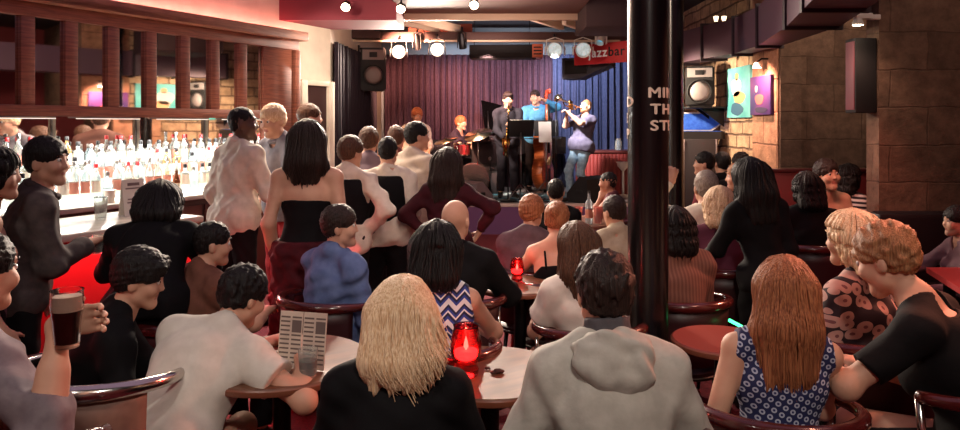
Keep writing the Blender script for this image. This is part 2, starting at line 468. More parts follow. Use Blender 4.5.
def hair_sdf(J, style, L=.3, vol=.0, seed=0):
    H = headop(J); Rh = J['Rh']; S = SDF(); o = {'short': .014, 'buzz': .007, 'curly': .021, 'bob': .018, 'long': .017, 'bun': .014, 'side': .02}[style] + vol
    if style in ('short', 'buzz', 'curly', 'bun', 'side'):
        e_ = o - .009
        S.ell(H(0, -.012, .03), (.0785 + e_, .099 + e_, .0925 + e_), Rh, k=.02); S.ell(H(0, -.045, -.02), (.064 + e_ * .6, .048 + e_, .056), Rh, k=.025)
    else: S.ell(H(0, -.014, .02), (.077 + o * .8, .098 + o, .091 + o), Rh, k=.02)
    if style in ('short', 'buzz', 'curly', 'bun', 'side'):
        S.half(H(0, 0, -.035), Rh @ np.array([0, .5, -.87]))
        S.ell(H(0, .122, -.005), (.062, .05, .062), Rh, k=.012, sub=True)
        for s in (-1, 1): S.ell(H(s * .085, .03, -.05), (.03, .04, .055), Rh, k=.01, sub=True)
        if style == 'side': S.cap(H(-.05, .07, .085), H(.05, .08, .075), .026, .022, k=.02)
        if style == 'bun': S.ell(H(0, -.11, .05), np.full(3, .04), k=.015)
        if style == 'curly': S.ripple(.0055, .026, seed)
        else: S.ripple(.0034, .022, seed)
    else:
        dn = np.array([0, 0, -1.]); hc = J['hc']; n2 = J['neck']; R2 = J['R2']
        ln = L
        back = R2 @ np.array([0, -1., 0])
        p0 = H(0, -.05, .03)
        # hair falls behind the neck and over the back, and in two side locks
        for x, w in ((-.055, .05), (0, .056), (.055, .05)):
            q0 = H(x * 1.0, -.055, 0); q1 = n2 + R2 @ np.array([x * 1.05, -.075, .04]); q2 = q1 + R2 @ np.array([x * .12, -.012, -1]) * max(ln - .12, .02)
            S.cap(q0, q1, w + .012 + vol, w + .002 + vol, k=.03)
            if ln > .14: S.cap(q1, q2, w + vol, .026 + vol, k=.035, flat=(back, .8))
        for s in (-1, 1):
            q0 = H(s * .062, -.005, .03); q1 = H(s * .072, .0, -.085); S.cap(q0, q1, .030 + vol, .026 + vol, k=.03)
            if ln > .2:
                q2 = n2 + R2 @ np.array([s * .1, -.02, -.0]); q3 = q2 + R2 @ np.array([s * .01, -.04, -1]) * max(ln - .2, .02)
                S.cap(q1, q2, .03 + vol, .034 + vol, k=.03); S.cap(q2, q3, .034 + vol, .016, k=.03)
        S.ell(H(0, .118, -.04), (.06, .07, .105), Rh, k=.018, sub=True)
        fwd, rgt = Rh @ np.array([0, 1., 0]), Rh @ np.array([1., 0, 0])
        zh = (n2 + R2 @ np.array([0, -.085, -1.0 * max(ln - .12, .02)]))[2] - .03
        def strands(D, x, y, z):
            a = np.arctan2((x - hc[0]) * rgt[0] + (y - hc[1]) * rgt[1] + (z - hc[2]) * rgt[2], -((x - hc[0]) * fwd[0] + (y - hc[1]) * fwd[1] + (z - hc[2]) * fwd[2]))
            D = D + np.clip((zh + .10 - z) / .10, 0, 1) * (.016 + .012 * np.sin(a * 37 + seed) + .008 * np.sin(a * 17))
            return D + .002 * np.sin(a * 19 + 2.0 * np.sin(z * 9 + seed) + seed) + .0018 * np.sin(a * 47 + 3 * np.sin(z * 6 + 1 + seed))
        S.func(strands)
    return S

def strand_mesh(me, J, S, n, r, sway=0.0, seed=0, zlow=None):
    """lay fine tapering locks over a head of hair, following its surface down from the crown"""
    rg = np.random.RandomState(seed + 11); hc, Rh = J['hc'] * S, J['Rh']
    P = np.empty(len(me.vertices) * 3, np.float32); me.vertices.foreach_get('co', P); P = P.reshape(-1, 3)
    NA, NZ = 48, 40; z0, z1 = P[:, 2].min(), P[:, 2].max()
    ax, ay = hc[0] + (Rh @ np.array([0, -.012, 0]))[0], hc[1] + (Rh @ np.array([0, -.012, 0]))[1]
    an = np.arctan2(P[:, 1] - ay, P[:, 0] - ax); rad = np.hypot(P[:, 1] - ay, P[:, 0] - ax)
    R = np.zeros((NA, NZ)); ia = ((an + PI) / (2 * PI) * NA).astype(int) % NA; iz = np.clip(((P[:, 2] - z0) / (z1 - z0) * NZ).astype(int), 0, NZ - 1)
    np.maximum.at(R, (ia, iz), rad)
    for _ in range(2): R = np.where(R > 0, (R + np.roll(R, 1, 0) + np.roll(R, -1, 0)) / 3, R)
    V, Q = [], []; base = 0
    for s in range(n):
        a0 = rg.uniform(-PI, PI); k0 = int((a0 + PI) / (2 * PI) * NA) % NA
        nz = np.nonzero(R[k0] > .03)[0]
        if len(nz) < 8: continue
        zb = z0 + (nz[0] + .5) / NZ * (z1 - z0); zt = z1 - rg.uniform(.0, .03) * S
        ext = rg.uniform(-.05, .035) * S; rr = r * S * rg.uniform(.6, 1.25); off = rg.uniform(-.6, .9) * rr; wob = rg.uniform(0, 6.3); pts = []
        m = 18
        for i in range(m + 1):
            t = i / m; z = zt + (zb + ext * -1 - zt) * (t ** 1.15); zz = np.clip((z - z0) / (z1 - z0) * NZ - .5, 0, NZ - 1.001); j = int(zz); fz = zz - j
            a = a0 + .10 * math.sin(2.2 * t * PI * .6 + wob) * t
            ka = ((a + PI) / (2 * PI) * NA - .5) % NA; ki = int(ka); fa = ka - ki
            def g(ii, jj):
                v = R[ii % NA, jj]; return v if v > .02 else R[k0, max(jj, nz[0])]
            q = (g(ki, j) * (1 - fa) + g(ki + 1, j) * fa) * (1 - fz) + (g(ki, min(j + 1, NZ - 1)) * (1 - fa) + g(ki + 1, min(j + 1, NZ - 1)) * fa) * fz
            q = max(q * min(1, (t * 9) ** .5), .004) + off
            sw = sway * S * max(0, t - .45) ** 2 * 3
            pts.append((ax + q * math.cos(a) + sw, ay + q * math.sin(a) - .15 * abs(sw), z))
        pts = np.array(pts)
        for i, p in enumerate(pts):
            d = pts[min(i + 1, m)] - pts[max(i - 1, 0)]; d /= max(np.linalg.norm(d), 1e-9); o = np.array([p[0] - ax, p[1] - ay, 0.]); o /= max(np.linalg.norm(o), 1e-9); o = o - d * (o @ d); o /= max(np.linalg.norm(o), 1e-9); l = np.cross(d, o)
            w = rr * (1 - .75 * (i / m) ** 3)
            for q_ in range(5):
                th = 2 * PI * q_ / 5; V.append(p + l * w * math.cos(th) * 1.3 + o * w * .8 * math.sin(th))
        for i in range(m):
            for q_ in range(5): Q.append((base + i * 5 + q_, base + i * 5 + (q_ + 1) % 5, base + (i + 1) * 5 + (q_ + 1) % 5, base + (i + 1) * 5 + q_))
        base += (m + 1) * 5
    bm = bmesh.new(); bm.from_mesh(me); vs = [bm.verts.new(Vector(v)) for v in V]
    for q in Q: bm.faces.new([vs[i] for i in q])
    bm.to_mesh(me); bm.free(); me.update(); return me

def place(sp):
    """stand the figure so that its crown is where the photograph has it"""
    J = skeleton(sp); px, py = sp['at']; Y = sp['Y']; a = math.radians(sp.get('face', 0))
    top = J['hc'][2] + .118 + (sp.get('z0', 0))
    hx, hyy = J['hc'][0], J['hc'][1]
    zt = EYE - (py - HY) * Y / F
    S = (zt - sp.get('z0', 0)) / (J['hc'][2] + .118)
    S = min(max(S, sp.get('smin', .86)), 1.14)
    wx = hx * math.cos(a) + hyy * math.sin(a); wy = -hx * math.sin(a) + hyy * math.cos(a)
    X = (px - CX) * Y / F
    return J, S, X - wx * S, Y - wy * S, a

NP = [0]
def person(label, at, Y, mode='sit', top=None, bottom=None, hair=('short', 'dark'), vox=.012, skin=SKIN, group=None, face_on=True, **sp):
    """one figure: a continuous body that carries hair and clothes as children"""
    NP[0] += 1; sd = NP[0]
    sp.update(mode=mode, at=at, Y=Y); J, S, X, Yb, a = place(sp)
    if any(isinstance(q, dict) and 'world' in q for q in sp.get('arms', ())):
        new = []
        for q in sp['arms']:
            if isinstance(q, dict) and 'world' in q:
                v = Rz(math.degrees(a)) @ ((np.asarray(q['world'], float) - np.array([X, Yb, sp.get('z0', 0)])) / S); q = dict(q, t=v)
                for kk in ('hd', 'n'):
                    if kk in q: q[kk] = tuple(Rz(math.degrees(a)) @ np.asarray(q[kk], float))
            new.append(q)
        sp['arms'] = tuple(new); J, S, X, Yb, a = place(sp)
    for i in (0, 1):
        if sp.get('ts') and sp['ts'][i]: J['ts', i] = sp['ts'][i]
    B = SDF(); torso(B, J); legs(B, J); feet(B, J)
    for i in (0, 1): arm(B, J, i)
    head(B, J, face=face_on)
    for i in (0, 1): hand(B, J, i, vox)
    me = sdf_mesh('body', B, vox, S)
    body = link('person', me, [skin, LIPS])
    if face_on:
        cen = np.empty(len(me.polygons) * 3, np.float32); me.polygons.foreach_get('center', cen); cen = cen.reshape(-1, 3) / S
        q = (cen - J['hc']) @ J['Rh']
        li = ((np.abs(q[:, 0]) < .02) & (q[:, 1] > .086) & (q[:, 2] < -.053) & (q[:, 2] > -.075)).astype(np.int32)
        me.polygons.foreach_set('material_index', li)
    body.location = (X, Yb, sp.get('z0', 0)); body.rotation_euler = (0, 0, -a)
    tag(body, label, 'person', group)
    if face_on:
        H = headop(J)
        for s in (-1, 1):
            c = H(s * .0315, .0805, .007); mb = MB(); bmesh.ops.create_uvsphere(mb.bm, u_segments=14, v_segments=10, radius=.012 * S); bmesh.ops.translate(mb.bm, verts=mb.bm.verts[:], vec=Vector(c * S))
            e = mb.build('eye', [EYEW, EYED], body, smooth=True)
            for p in e.data.polygons:
                v = (np.array(p.center) / S - c) @ J['Rh']
                if v[1] > .0092: p.material_index = 1
        hm = HAIRS[hair[1]] if hair and hair[0] else HAIRS['dark']
        for s in (-1, 1):
            mb = MB().tube([H(s * .014, .0915, .031) * S, H(s * .032, .094, .037) * S, H(s * .05, .083, .031) * S], [.0035 * S, .0045 * S, .002 * S], n=6); mb.build('eyebrow', hm, body, smooth=True)
    if hair and hair[0]:
        L = hair[2] if len(hair) > 2 else .3; vol = hair[3] if len(hair) > 3 else 0
        hme = sdf_mesh('hair', hair_sdf(J, hair[0], L, vol, sd), min(vox, .009), S)
        if hair[0] in ('long', 'bob') and sp.get('strands', 130): strand_mesh(hme, J, S, sp.get('strands', 130), sp.get('strand_r', .006), sp.get('sway', 0.0), sd)
        link('hair', hme, HAIRS[hair[1]], body)
    if sp.get('beard'):
        H = headop(J); T = SDF(); T.cap(H(-.044, .015, -.072), H(0, .072, -.1), .03, .03, k=.02); T.cap(H(.044, .015, -.072), H(0, .072, -.1), .03, .03, k=.02); T.ell(H(0, .1, -.063), (.02, .03, .012), J['Rh'], k=.01, sub=True)
        link('beard', sdf_mesh('beard', T, .008, S), HAIRS[sp['beard']], body)
    if top:
        kind, mat = top[0], top[1]; o = .013
        T = SDF(); N, C, R2, P, R1 = J['neck'], J['chest'], J['R2'], J['P'], J['R1']
        sl = {'tee': .62, 'shirt': 1.93, 'rolled': 1.3, 'jacket': 1.95, 'hoodie': 1.97, 'sweater': 1.95, 'vest': 0, 'tank': 0, 'strapless': 0, 'sleeveless': 0, 'dress': 0, 'shortsleeve': .75, 'wide': .5, 'scoop': .7}[kind]
        if kind in ('jacket', 'hoodie'): o = .02
        if kind in ('shirt', 'rolled', 'sweater'): o = .017
        if kind in ('wide', 'tee'): o = .021
        torso(T, J, o, k=.05)
        if kind in ('shirt', 'rolled', 'sweater', 'tee', 'wide', 'jacket', 'hoodie', 'shortsleeve', 'scoop'): T.cap(P + R1 @ np.array([-.055 * J['w'], -.01, -.03]), P + R1 @ np.array([.055 * J['w'], -.01, .02]), (.156 if mode == 'stand' else .146) * J['w'], k=.05)
        if sl:
            for i in (0, 1): arm(T, J, i, o, sl, k=.045, grow=1.0 if kind not in ('tee', 'wide') else 1.5)
        hem = -.1 if kind in ('tee', 'shirt', 'rolled', 'jacket', 'hoodie', 'sweater', 'wide', 'shortsleeve', 'scoop') else -.03
        T.half(P + R1 @ np.array([0, 0, hem]), -(R1 @ np.array([0, 0, 1.])))
        # neck opening
        nk = {'tee': .078, 'shirt': .07, 'rolled': .07, 'jacket': .085, 'hoodie': .085, 'sweater': .074, 'vest': .09, 'shortsleeve': .075, 'wide': .1, 'scoop': .108}.get(kind, .09)
        if kind in ('tank', 'strapless'):
            z = .075 if kind == 'tank' else .03
            T.half(C + R2 @ np.array([0, 0, z]), R2 @ np.array([0, .1, 1.]))
            for i in (0, 1): T.ell(J['sh', i] - R2 @ np.array([0, 0, .02]), (.085, .12, .12), R2, k=.01, sub=True)
        elif kind in ('sleeveless', 'dress', 'vest'):
            for i in (0, 1):
                s = (-1, 1)[i]; T.half(J['sh', i] + R2 @ np.array([s * .012, 0, 0]), R2 @ np.array([s * 1., 0, .15]))
            T.ell(N + R2 @ np.array([0, .03, .05]), (.085, .09, .075), R2, k=.012, sub=True)
        else: T.cap(N + R2 @ np.array([0, .01, -.02]), J['nt'] + R2 @ np.array([0, .05, .1]), nk, nk, k=.012, sub=True)
        T.ripple({'hoodie': .006, 'jacket': .005, 'strapless': .0015, 'dress': .002, 'tank': .0015, 'shirt': .0075, 'rolled': .0075, 'tee': .0045, 'wide': .005}.get(kind, .005), .13, sd)
        nm = {'tee': 't_shirt', 'rolled': 'shirt', 'wide': 't_shirt', 'shortsleeve': 'blouse', 'scoop': 'top', 'tank': 'tank_top', 'strapless': 'strapless_top', 'sleeveless': 'sleeveless_top'}.get(kind, kind)
        tv = min(vox, .011)
        link(nm, sdf_mesh(nm, T, tv, S), mat, body)
        if kind == 'tank':
            mb = MB()
            for s in (-1, 1):
                pts = [C + R2 @ np.array([s * .075, -.098, .06]), C + R2 @ np.array([s * .082, -.075, .17]), C + R2 @ np.array([s * .085, 0, .232]), C + R2 @ np.array([s * .08, .085, .15]), C + R2 @ np.array([s * .07, .13, .07])]
                mb2 = MB().tube([p * S for p in pts], .0075 * S, n=8); mb2.build('shoulder_strap', mat, body, smooth=True)
        if kind in ('shirt', 'rolled', 'jacket', 'vest'):
            K = SDF(); n0 = N + R2 @ np.array([0, .0, .012])
            for q in range(14):
                t0, t1 = math.radians(-62 + 304 * q / 14 - 28), math.radians(-62 + 304 * (q + 1) / 14 - 28)
                rr = .07 if kind != 'jacket' else .08
                pa = n0 + R2 @ np.array([rr * math.cos(t0), rr * math.sin(t0) + .005, .02 - .02 * math.sin(t0)]); pb = n0 + R2 @ np.array([rr * math.cos(t1), rr * math.sin(t1) + .005, .02 - .02 * math.sin(t1)])
                K.cap(pa, pb, .017, k=.01)
            link('collar', sdf_mesh('collar', K, .008, S), mat, body)
        if kind == 'hoodie':
            K = SDF(); n0 = N + R2 @ np.array([0, 0, .01])
            for q in range(16):
                t0, t1 = 2 * PI * q / 16, 2 * PI * (q + 1) / 16
                f = lambda t: n0 + R2 @ np.array([.092 * math.cos(t), .088 * math.sin(t) - .012, -.004 + .012 * math.sin(t)])
                K.cap(f(t0), f(t1), .024 + .016 * max(0, -math.sin(t0)), .024 + .016 * max(0, -math.sin(t1)), k=.012)
            K.ell(n0 + R2 @ np.array([0.0, -.095, -.045]), (.125, .045, .07), R2, k=.06); K.ell(n0 + R2 @ np.array([.015, -.088, -.1]), (.085, .036, .055), R2, k=.07); K.ripple(.005, .08, 5)
            K.cap(N + R2 @ np.array([0, .01, 0]), J['nt'] + R2 @ np.array([0, .03, .08]), .078, .085, k=.015, sub=True); K.ripple(.004, .09, sd)
            hd_ = link('hood', sdf_mesh('hood', K, .008, S), mat, body)
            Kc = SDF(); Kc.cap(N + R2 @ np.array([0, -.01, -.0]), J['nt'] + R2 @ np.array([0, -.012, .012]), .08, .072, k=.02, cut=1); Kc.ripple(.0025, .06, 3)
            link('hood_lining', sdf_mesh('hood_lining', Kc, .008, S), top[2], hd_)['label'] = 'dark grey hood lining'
    if bottom:
        kind, mat = bottom[0], bottom[1]; T = SDF(); P = J['P']
        w = J['w']
        T.cap(P + np.array([-.055 * w, -.01, 0]), P + np.array([.055 * w, -.01, 0]), .126 * w, k=.04)
        T.cap(P + J['R1'] @ np.array([0, 0, .0]), P + J['R1'] @ np.array([0, 0, .09]), .152 * w, .142 * w, k=.04, flat=(J['R1'] @ np.array([0, 1., 0]), .76))
        if kind == 'skirt':
            for i in (0, 1): T.cap(J['hip', i], J['kn', i] + np.array([0, 0, -.05]), .115, .12, k=.1)
            if mode == 'stand':
                T.cap(P, P + np.array([0, 0, -.8]), .15, .2, k=.08, cut=1); T.ripple(.008, .1, sd)
        else:
            legs(T, J, .014, k=.05, to=1.93); T.ripple(.0045, .12, sd)
        T.half(P + J['R1'] @ np.array([0, 0, .07]), J['R1'] @ np.array([0, 0, 1.]))
        nm = 'trousers' if kind != 'skirt' else 'skirt'
        link(nm, sdf_mesh(nm, T, max(vox, .011), S), mat, body)
    for i in (0, 1):
        K = SDF(); an, f = J['an', i], J['ft', i]
        K.cap(an + f * -.03 + np.array([0, 0, -.042]), an + f * .145 + np.array([0, 0, -.05]), .041, .034, k=.02); K.cap(an + np.array([0, 0, .0]), an + f * -.02 + np.array([0, 0, -.04]), .046, .04, k=.02); K.half(an + np.array([0, 0, -.084]), (0, 0, -1))
        link('shoe', sdf_mesh('shoe', K, .013, S), sp.get('shoes', DARKSHOE), body)
    body['S'] = S
    return body, J, S

def hand_world(pp, i, off=(0, 0, 0)):
    """a point in the room at the palm of a figure"""
    body, J, S = pp; p = J['wr', i] + J['hd', i] * .07 - J['hn', i] * .035
    return np.array(body.matrix_basis @ Vector(p * S)) + np.asarray(off)
def local_world(pp, p):
    body, J, S = pp; return np.array(body.matrix_basis @ Vector(np.asarray(p, float) * S))
# ------------------------------------------------------------------ the room
wood_dark = M('bar_wood', (152, 92, 72), .45, rgb2=(122, 70, 56), scale=3, stretch=(2, 2, 26), bump=.08)
black_paint = M('black_gloss', (11, 9, 11), .27, coat=.1)
black_matt = M('black_matt', (20, 17, 20), .75)
black_metal = M('black_metal', (24, 22, 25), .4, metal=.6)
chrome = M('chrome', (200, 195, 190), .18, metal=1)
steel = M('steel', (150, 145, 145), .3, metal=1)
white_paint = M('cream_paint', (226, 214, 196), .7, rgb2=(214, 200, 182), scale=4)
ceil_dark = M('ceiling_paint', (34, 24, 30), .9)
carpet = M('red_carpet', (120, 22, 34), .95, rgb2=(92, 14, 26), scale=60, bump=.4)
brick = stone('sandstone_brick', (208, 176, 146), (184, 148, 118), (128, 100, 84), 1.0, .42, .17, .9, .018)
bigstone = stone('sandstone_block', (124, 100, 84), (106, 84, 70), (104, 82, 68), 1.0, .6, .3, .5, .008)
quoin_m = stone('sandstone_quoin', (196, 150, 122), (182, 134, 106), (150, 108, 88), 1.0, .7, .36, .7, .014)
mirror_m = M('mirror_glass', (232, 226, 222), .03, metal=1)
red_wall = M('red_wall_paint', (120, 40, 44), .8)

def ST(o): return tag(o, kind='structure')
def wallbox(name, x0, x1, y0, y1, z0, z1, mat, uv=None):
    return ST(MB().box(((x0 + x1) / 2, (y0 + y1) / 2, (z0 + z1) / 2), (abs(x1 - x0), abs(y1 - y0), abs(z1 - z0))).build(name, mat, uv=uv))
uvw = lambda co, n: ((co.y if abs(n.x) > .5 else co.x), (co.z if abs(n.z) < .5 else co.y))

wallbox('floor', -8, 6, -1.6, 14, -.1, 0, carpet)
wallbox('ceiling', -8, 6, -1.6, 14, 3.45, 3.55, ceil_dark)
wallbox('wall_back', -8, 6, -1.6, -1.5, 0, 3.45, red_wall)
wallbox('wall_stage', -2.3, 3.6, 13.45, 13.6, 0, 3.45, M('stage_wall', (150, 158, 168), .8))
wallbox('wall_right', 3.3, 3.5, 7.9, 13.45, 0, 3.45, brick, uv=uvw)
wallbox('wall_right_quoin', 3.25, 3.5, 7.65, 8.35, 0, 3.45, quoin_m, uv=uvw)
wallbox('wall_right_return', 3.5, 5.6, 7.65, 7.85, 0, 3.45, bigstone, uv=uvw)
wallbox('wall_right_return_edge', 3.27, 3.5, 7.62, 7.65, 0, 3.45, bigstone, uv=uvw)
wallbox('wall_right_pier', 3.18, 5.6, 5.58, 5.76, 0, 3.45, bigstone, uv=uvw)
wallbox('wall_right_near', 5.5, 5.7, -1.5, 7.65, 0, 3.45, red_wall)

A = np.array([-3.67, 5.36]); DV = np.array([1.52, 2.79]); UL = np.linalg.norm(DV); U = DV / UL; NV = np.array([U[1], -U[0]])
def BW(t, off=0.0, z=0.0):
    p = A + DV * t + NV * off; return np.array([p[0], p[1], z])
RZ = math.atan2(U[1], U[0]); Rbw = rotz(RZ)
def bwbox(mb, t0, t1, o0, o1, z0, z1, bev=0):
    return mb.box(BW((t0 + t1) / 2, (o0 + o1) / 2, (z0 + z1) / 2), ((t1 - t0) * UL, abs(o1 - o0), z1 - z0), bev, Rbw)
ST(bwbox(MB(), -2.5, 1.2, -.17, -.02, 0, 3.45).build('wall_left', white_paint))
pS = BW(1.2, -.1)
ST(MB().box((pS[0] - .02, (pS[1] + 13.45) / 2, 1.72), (.12, 13.45 - pS[1], 3.45)).build('wall_left_stage', M('pale_wall', (206, 190, 172), .8)))
# door beyond the bar
d = ST(bwbox(MB(), 1.05, 1.17, -.02, .0, 0, 2.1).build('door_1', M('door_brown', (58, 34, 34), .5)))
mb = MB(); bwbox(mb, 1.02, 1.05, -.02, .05, 0, 2.16, .004); bwbox(mb, 1.17, 1.2, -.02, .05, 0, 2.16, .004); bwbox(mb, 1.05, 1.17, -.02, .05, 2.1, 2.16, .004)
ST(mb.build('trim_1', white_paint))
# dropped ceiling parts
pink = M('soffit_paint', (170, 92, 92), .8)
p0 = BW(.93, 0)
ST(MB().box(((-2.3 - .95) / 2, 8.35, 3.13), (1.35, .8, .62)).build('trim_2', M('soffit_red_lit', (128, 48, 60), .8)))  # crimson tube light is put into the soffit colour
ST(MB().box((.12, 8.25, 3.1), (2.2, 1.1, .16)).build('ceiling_soffit', M('soffit_brown', (112, 78, 68), .8)))
ST(MB().box((.0, 8.78, 2.985), (2.5, .06, .09), .01).build('trim_3', M('trim_cream', (214, 186, 162), .6)))
ST(MB().box((1.68, 8.5, 2.97), (.92, .9, .42), .01).build('ceiling_beam', M('boxed_beam', (54, 34, 36), .8)))
for i, (px, py) in enumerate(((352, 9), (392, 21), (415, 21), (500, 5), (528, 17), (568, 24), (545, 7))):
    s_ = (HY - py) / 1.42; Yq = F / s_; Xq = (px - CX) / s_
    a_ = np.array([Xq, Yq]); L0, L1 = (-.15, 1.2)
    q0, q1 = a_ + U * L0, a_ + U * L1
    ST(MB().box((*((q0 + q1) / 2), 3.09), (L1 - L0, .07, .12), .006, Rbw).build('ceiling_joist', _M['trim_cream']))
ST(MB().box((-.62, 11.0, 3.08), (1.0, .05, .26)).build('ceiling_panel', M('rust_panel', (156, 74, 56), .8)))
ST(MB().box((.18, 10.55, 2.96), (4.1, .14, .12), .01).build('ceiling_crossbeam', M('crossbeam_brown', (66, 38, 34), .7)))
ST(MB().box((.1, 10.5, 2.885), (4.0, .05, .03), .004).build('trim_4', _M['trim_cream']))
ST(MB().box((.2, 12.2, 3.2), (4.6, .12, .22)).build('ceiling_crossbeam', black_matt))
ST(MB().box((.3, 9.7, 3.2), (4.4, .1, .16)).build('ceiling_crossbeam', black_matt))
t = empty('stage_rail', (-.15, 10.3, 2.98), 0, 'brown stage rail end block jutting from the pale wall above the black drape', 'rail')
MB().box((-1.6, .1, -.02), (.55, .16, .11), .02).build('bar', _M['crossbeam_brown'], t); MB().prism([(-1.82, .02, .02), (-1.35, .02, .02), (-1.82, .02, .16)], (0, .1, 0)).build('gusset', _M['crossbeam_brown'], t)

# ------------------------------------------------------------------ mirrored bar back
t = empty('mirror_cabinet', BW(.4, 0, 0), RZ, 'brown timber mirror cabinet with upright posts hung above the bar bottles', 'cabinet')
def cb(t0, t1, o0, o1, z0, z1): return ((((t0 + t1) / 2 - .4) * UL, -(o0 + o1) / 2, (z0 + z1) / 2), ((t1 - t0) * UL, abs(o1 - o0), z1 - z0))
def cbox(name, mat, *a, bev=.006, parent=None):
    c, dd = cb(*a); return MB().box(c, dd, bev).build(name, mat, parent or t)
cbox('cornice', M('cornice_wood', (172, 112, 86), .5, rgb2=(146, 90, 70), scale=3, stretch=(2, 2, 20)), -.12, 1.015, 0, .16, 2.6, 2.66, bev=.008); cbox('cornice_lip', _M['cornice_wood'], -.12, 1.015, .14, .16, 2.6, 2.70)
cbox('head_rail', wood_dark, -.12, 1.0, 0, .06, 2.49, 2.6)
cbox('lower_rail', wood_dark, -.12, .93, 0, .06, 1.70, 1.79)
tm = [.055, .164, .2805, .3976, .5134, .6257, .740]
for q in [-.06] + tm: cbox('post', wood_dark, q - .017, q + .017, .005, .05, 1.79, 2.49)
Rp = rotz(math.radians(5.9))
edges = [-.12] + [-.06] + tm + [.83]
for a_, b_ in zip(edges, edges[1:]): c_, d_ = cb(a_ + .004, b_ - .004, .02, .026, 1.79, 2.49); MB().box(c_, d_, 0, Rp).build('mirror_pane', mirror_m, t)
cbox('end_panel', wood_dark, .83, .965, 0, .05, 1.2, 2.49)
cbox('end_post', wood_dark, .975, 1.0, 0, .08, 1.2, 2.49)
t = empty('bar_mirror', BW(.4, 0, 0), RZ, 'long low bar mirror behind the bottles below the timber cabinet', 'mirror')
for q in range(4):
    a_ = -.12 + q * .2375; c_, d_ = cb(a_ + .002, a_ + .2355, .035, .041, 1.02, 1.70); MB().box(c_, d_, 0, rotz(math.radians(4.0))).build('mirror_pane', mirror_m, t)
    if q: cbox('joint_strip', steel, a_ - .002, a_ + .002, .0, .02, 1.02, 1.70, bev=0)
glow = M('lit_acrylic', (255, 246, 232), .4, emit=3.5, emit_rgb=(240, 250, 244))
tube_m = M('lit_tube', (255, 226, 206), .4, emit=5.0)
t = empty('added_strip', BW(.4, 0, 0), RZ, 'added thin white strip light under the lower rail of the mirror cabinet', 'light')  # strip light added to brighten the bottle shelf
cbox('housing', steel, -.1, .85, .02, .06, 1.688, 1.70, bev=0); cbox('diffuser', M('lit_strip', (255, 240, 224), .4, emit=1.2), -.1, .85, .025, .055, 1.682, 1.688, bev=0)
t = empty('neon_tube', BW(.4, 0, 0), RZ, 'red glowing tube lying along the top of the mirror cabinet', 'light')
cbox('tube', M('lit_red', (255, 110, 120), .4, emit=34, emit_rgb=(255, 150, 136)), -.1, .98, .05, .08, 2.67, 2.69, bev=.01); cbox('base', black_matt, -.1, .98, .04, .09, 2.66, 2.67, bev=0)
t = empty('bottle_display', BW(.4, 0, 0), RZ, 'stepped glowing white bottle shelf along the back bar', 'shelf')
STEP = [(.06, .17, 1.25), (.17, .29, 1.13), (.29, .41, 1.03)]
for o0, o1, z in STEP: cbox('step', glow, -.1, .86, o0, o1, z - .02, z, bev=.003)
for o0, o1, z in STEP[:2]: cbox('riser', M('riser_acrylic', (240, 236, 226), .4, emit=.7), -.1, .86, o1 - .008, o1, z - .12, z - .02, bev=0)
t = empty('back_bar_counter', BW(.4, 0, 0), RZ, 'grey topped back bar counter below the lit bottles', 'counter')
cbox('worktop', M('worktop_grey', (170, 164, 156), .3), -.12, .98, .02, .62, .97, 1.01); cbox('carcass', M('carcass_brown', (70, 38, 32), .6), -.12, .98, .02, .58, 0, .97)
for q in range(6):
    cd_ = cbox('cupboard_door', M('cupboard_brown', (86, 46, 38), .5), -.1 + q * .18, .07 + q * .18, .58, .6, .12, .92); cbox('handle', steel, .045 + q * .18, .05 + q * .18, .6, .62, .6, .75, bev=.002, parent=cd_)
# customer side counter
t = empty('bar_counter', BW(.2, 0, 0), RZ, 'long customer bar counter with pale top and red front at the left', 'bar counter')
def cb(t0, t1, o0, o1, z0, z1): return ((((t0 + t1) / 2 - .2) * UL, -(o0 + o1) / 2, (z0 + z1) / 2), ((t1 - t0) * UL, abs(o1 - o0), z1 - z0))
cbox('bar_top', M('bar_top_pale', (206, 198, 186), .25, rgb2=(180, 170, 160), scale=6), -1.1, .0, 1.6, 2.26, 1.04, 1.08, bev=.01)
cbox('bar_front', M('bar_front_red', (150, 34, 40), .55), -1.1, -.02, 1.75, 2.06, 0, 1.04)
for q in range(6): cbox('front_panel', M('bar_panel_red', (172, 40, 46), .5), -1.05 + q * .185, -.89 + q * .185, 2.06, 2.075, .18, .95)
tt = t
e = MB().tube([np.array(cb(-1.1, -1.1, 2.22, 2.22, .2, .2)[0]), np.array(cb(-.02, -.02, 2.22, 2.22, .2, .2)[0])], .022); e.build('foot_rail', steel, t, smooth=True)

# bottles
def bottle_kind(name, prof, glass, capm, capz, capr, lab=None, labr=.0):
    o = MB().lathe(prof, n=16).build(name, glass, smooth=True)
    c = MB().lathe([(capr, capz), (capr, capz + .03), (capr * .8, capz + .035)], n=12).build('cap', capm, o, smooth=False)
    if lab: MB().lathe([(labr, .06), (labr, .15)], n=16, cap=False).build('label', lab, o, smooth=True)
    return o
clear = M('clear_glass', (236, 242, 238), .05, trans=.85); green = M('green_glass', (60, 110, 70), .08, trans=.7); brown = M('amber_glass', (120, 62, 24), .08, trans=.6); blueg = M('blue_glass', (206, 224, 230), .08, trans=.7); spirit = M('amber_spirit', (226, 176, 120), .08, trans=.75)
capred = M('cap_red', (180, 30, 34), .4); capblk = M('cap_black', (24, 22, 24), .4); capsil = M('cap_silver', (190, 186, 180), .3, metal=1); paper = M('label_paper', (232, 224, 206), .7); labred = M('label_red', (200, 130, 110), .6)
P1 = [(.034, 0), (.036, .01), (.036, .17), (.03, .2), (.014, .225), (.0135, .27)]
P2 = [(.038, 0), (.04, .01), (.04, .15), (.037, .165), (.016, .18), (.015, .225)]
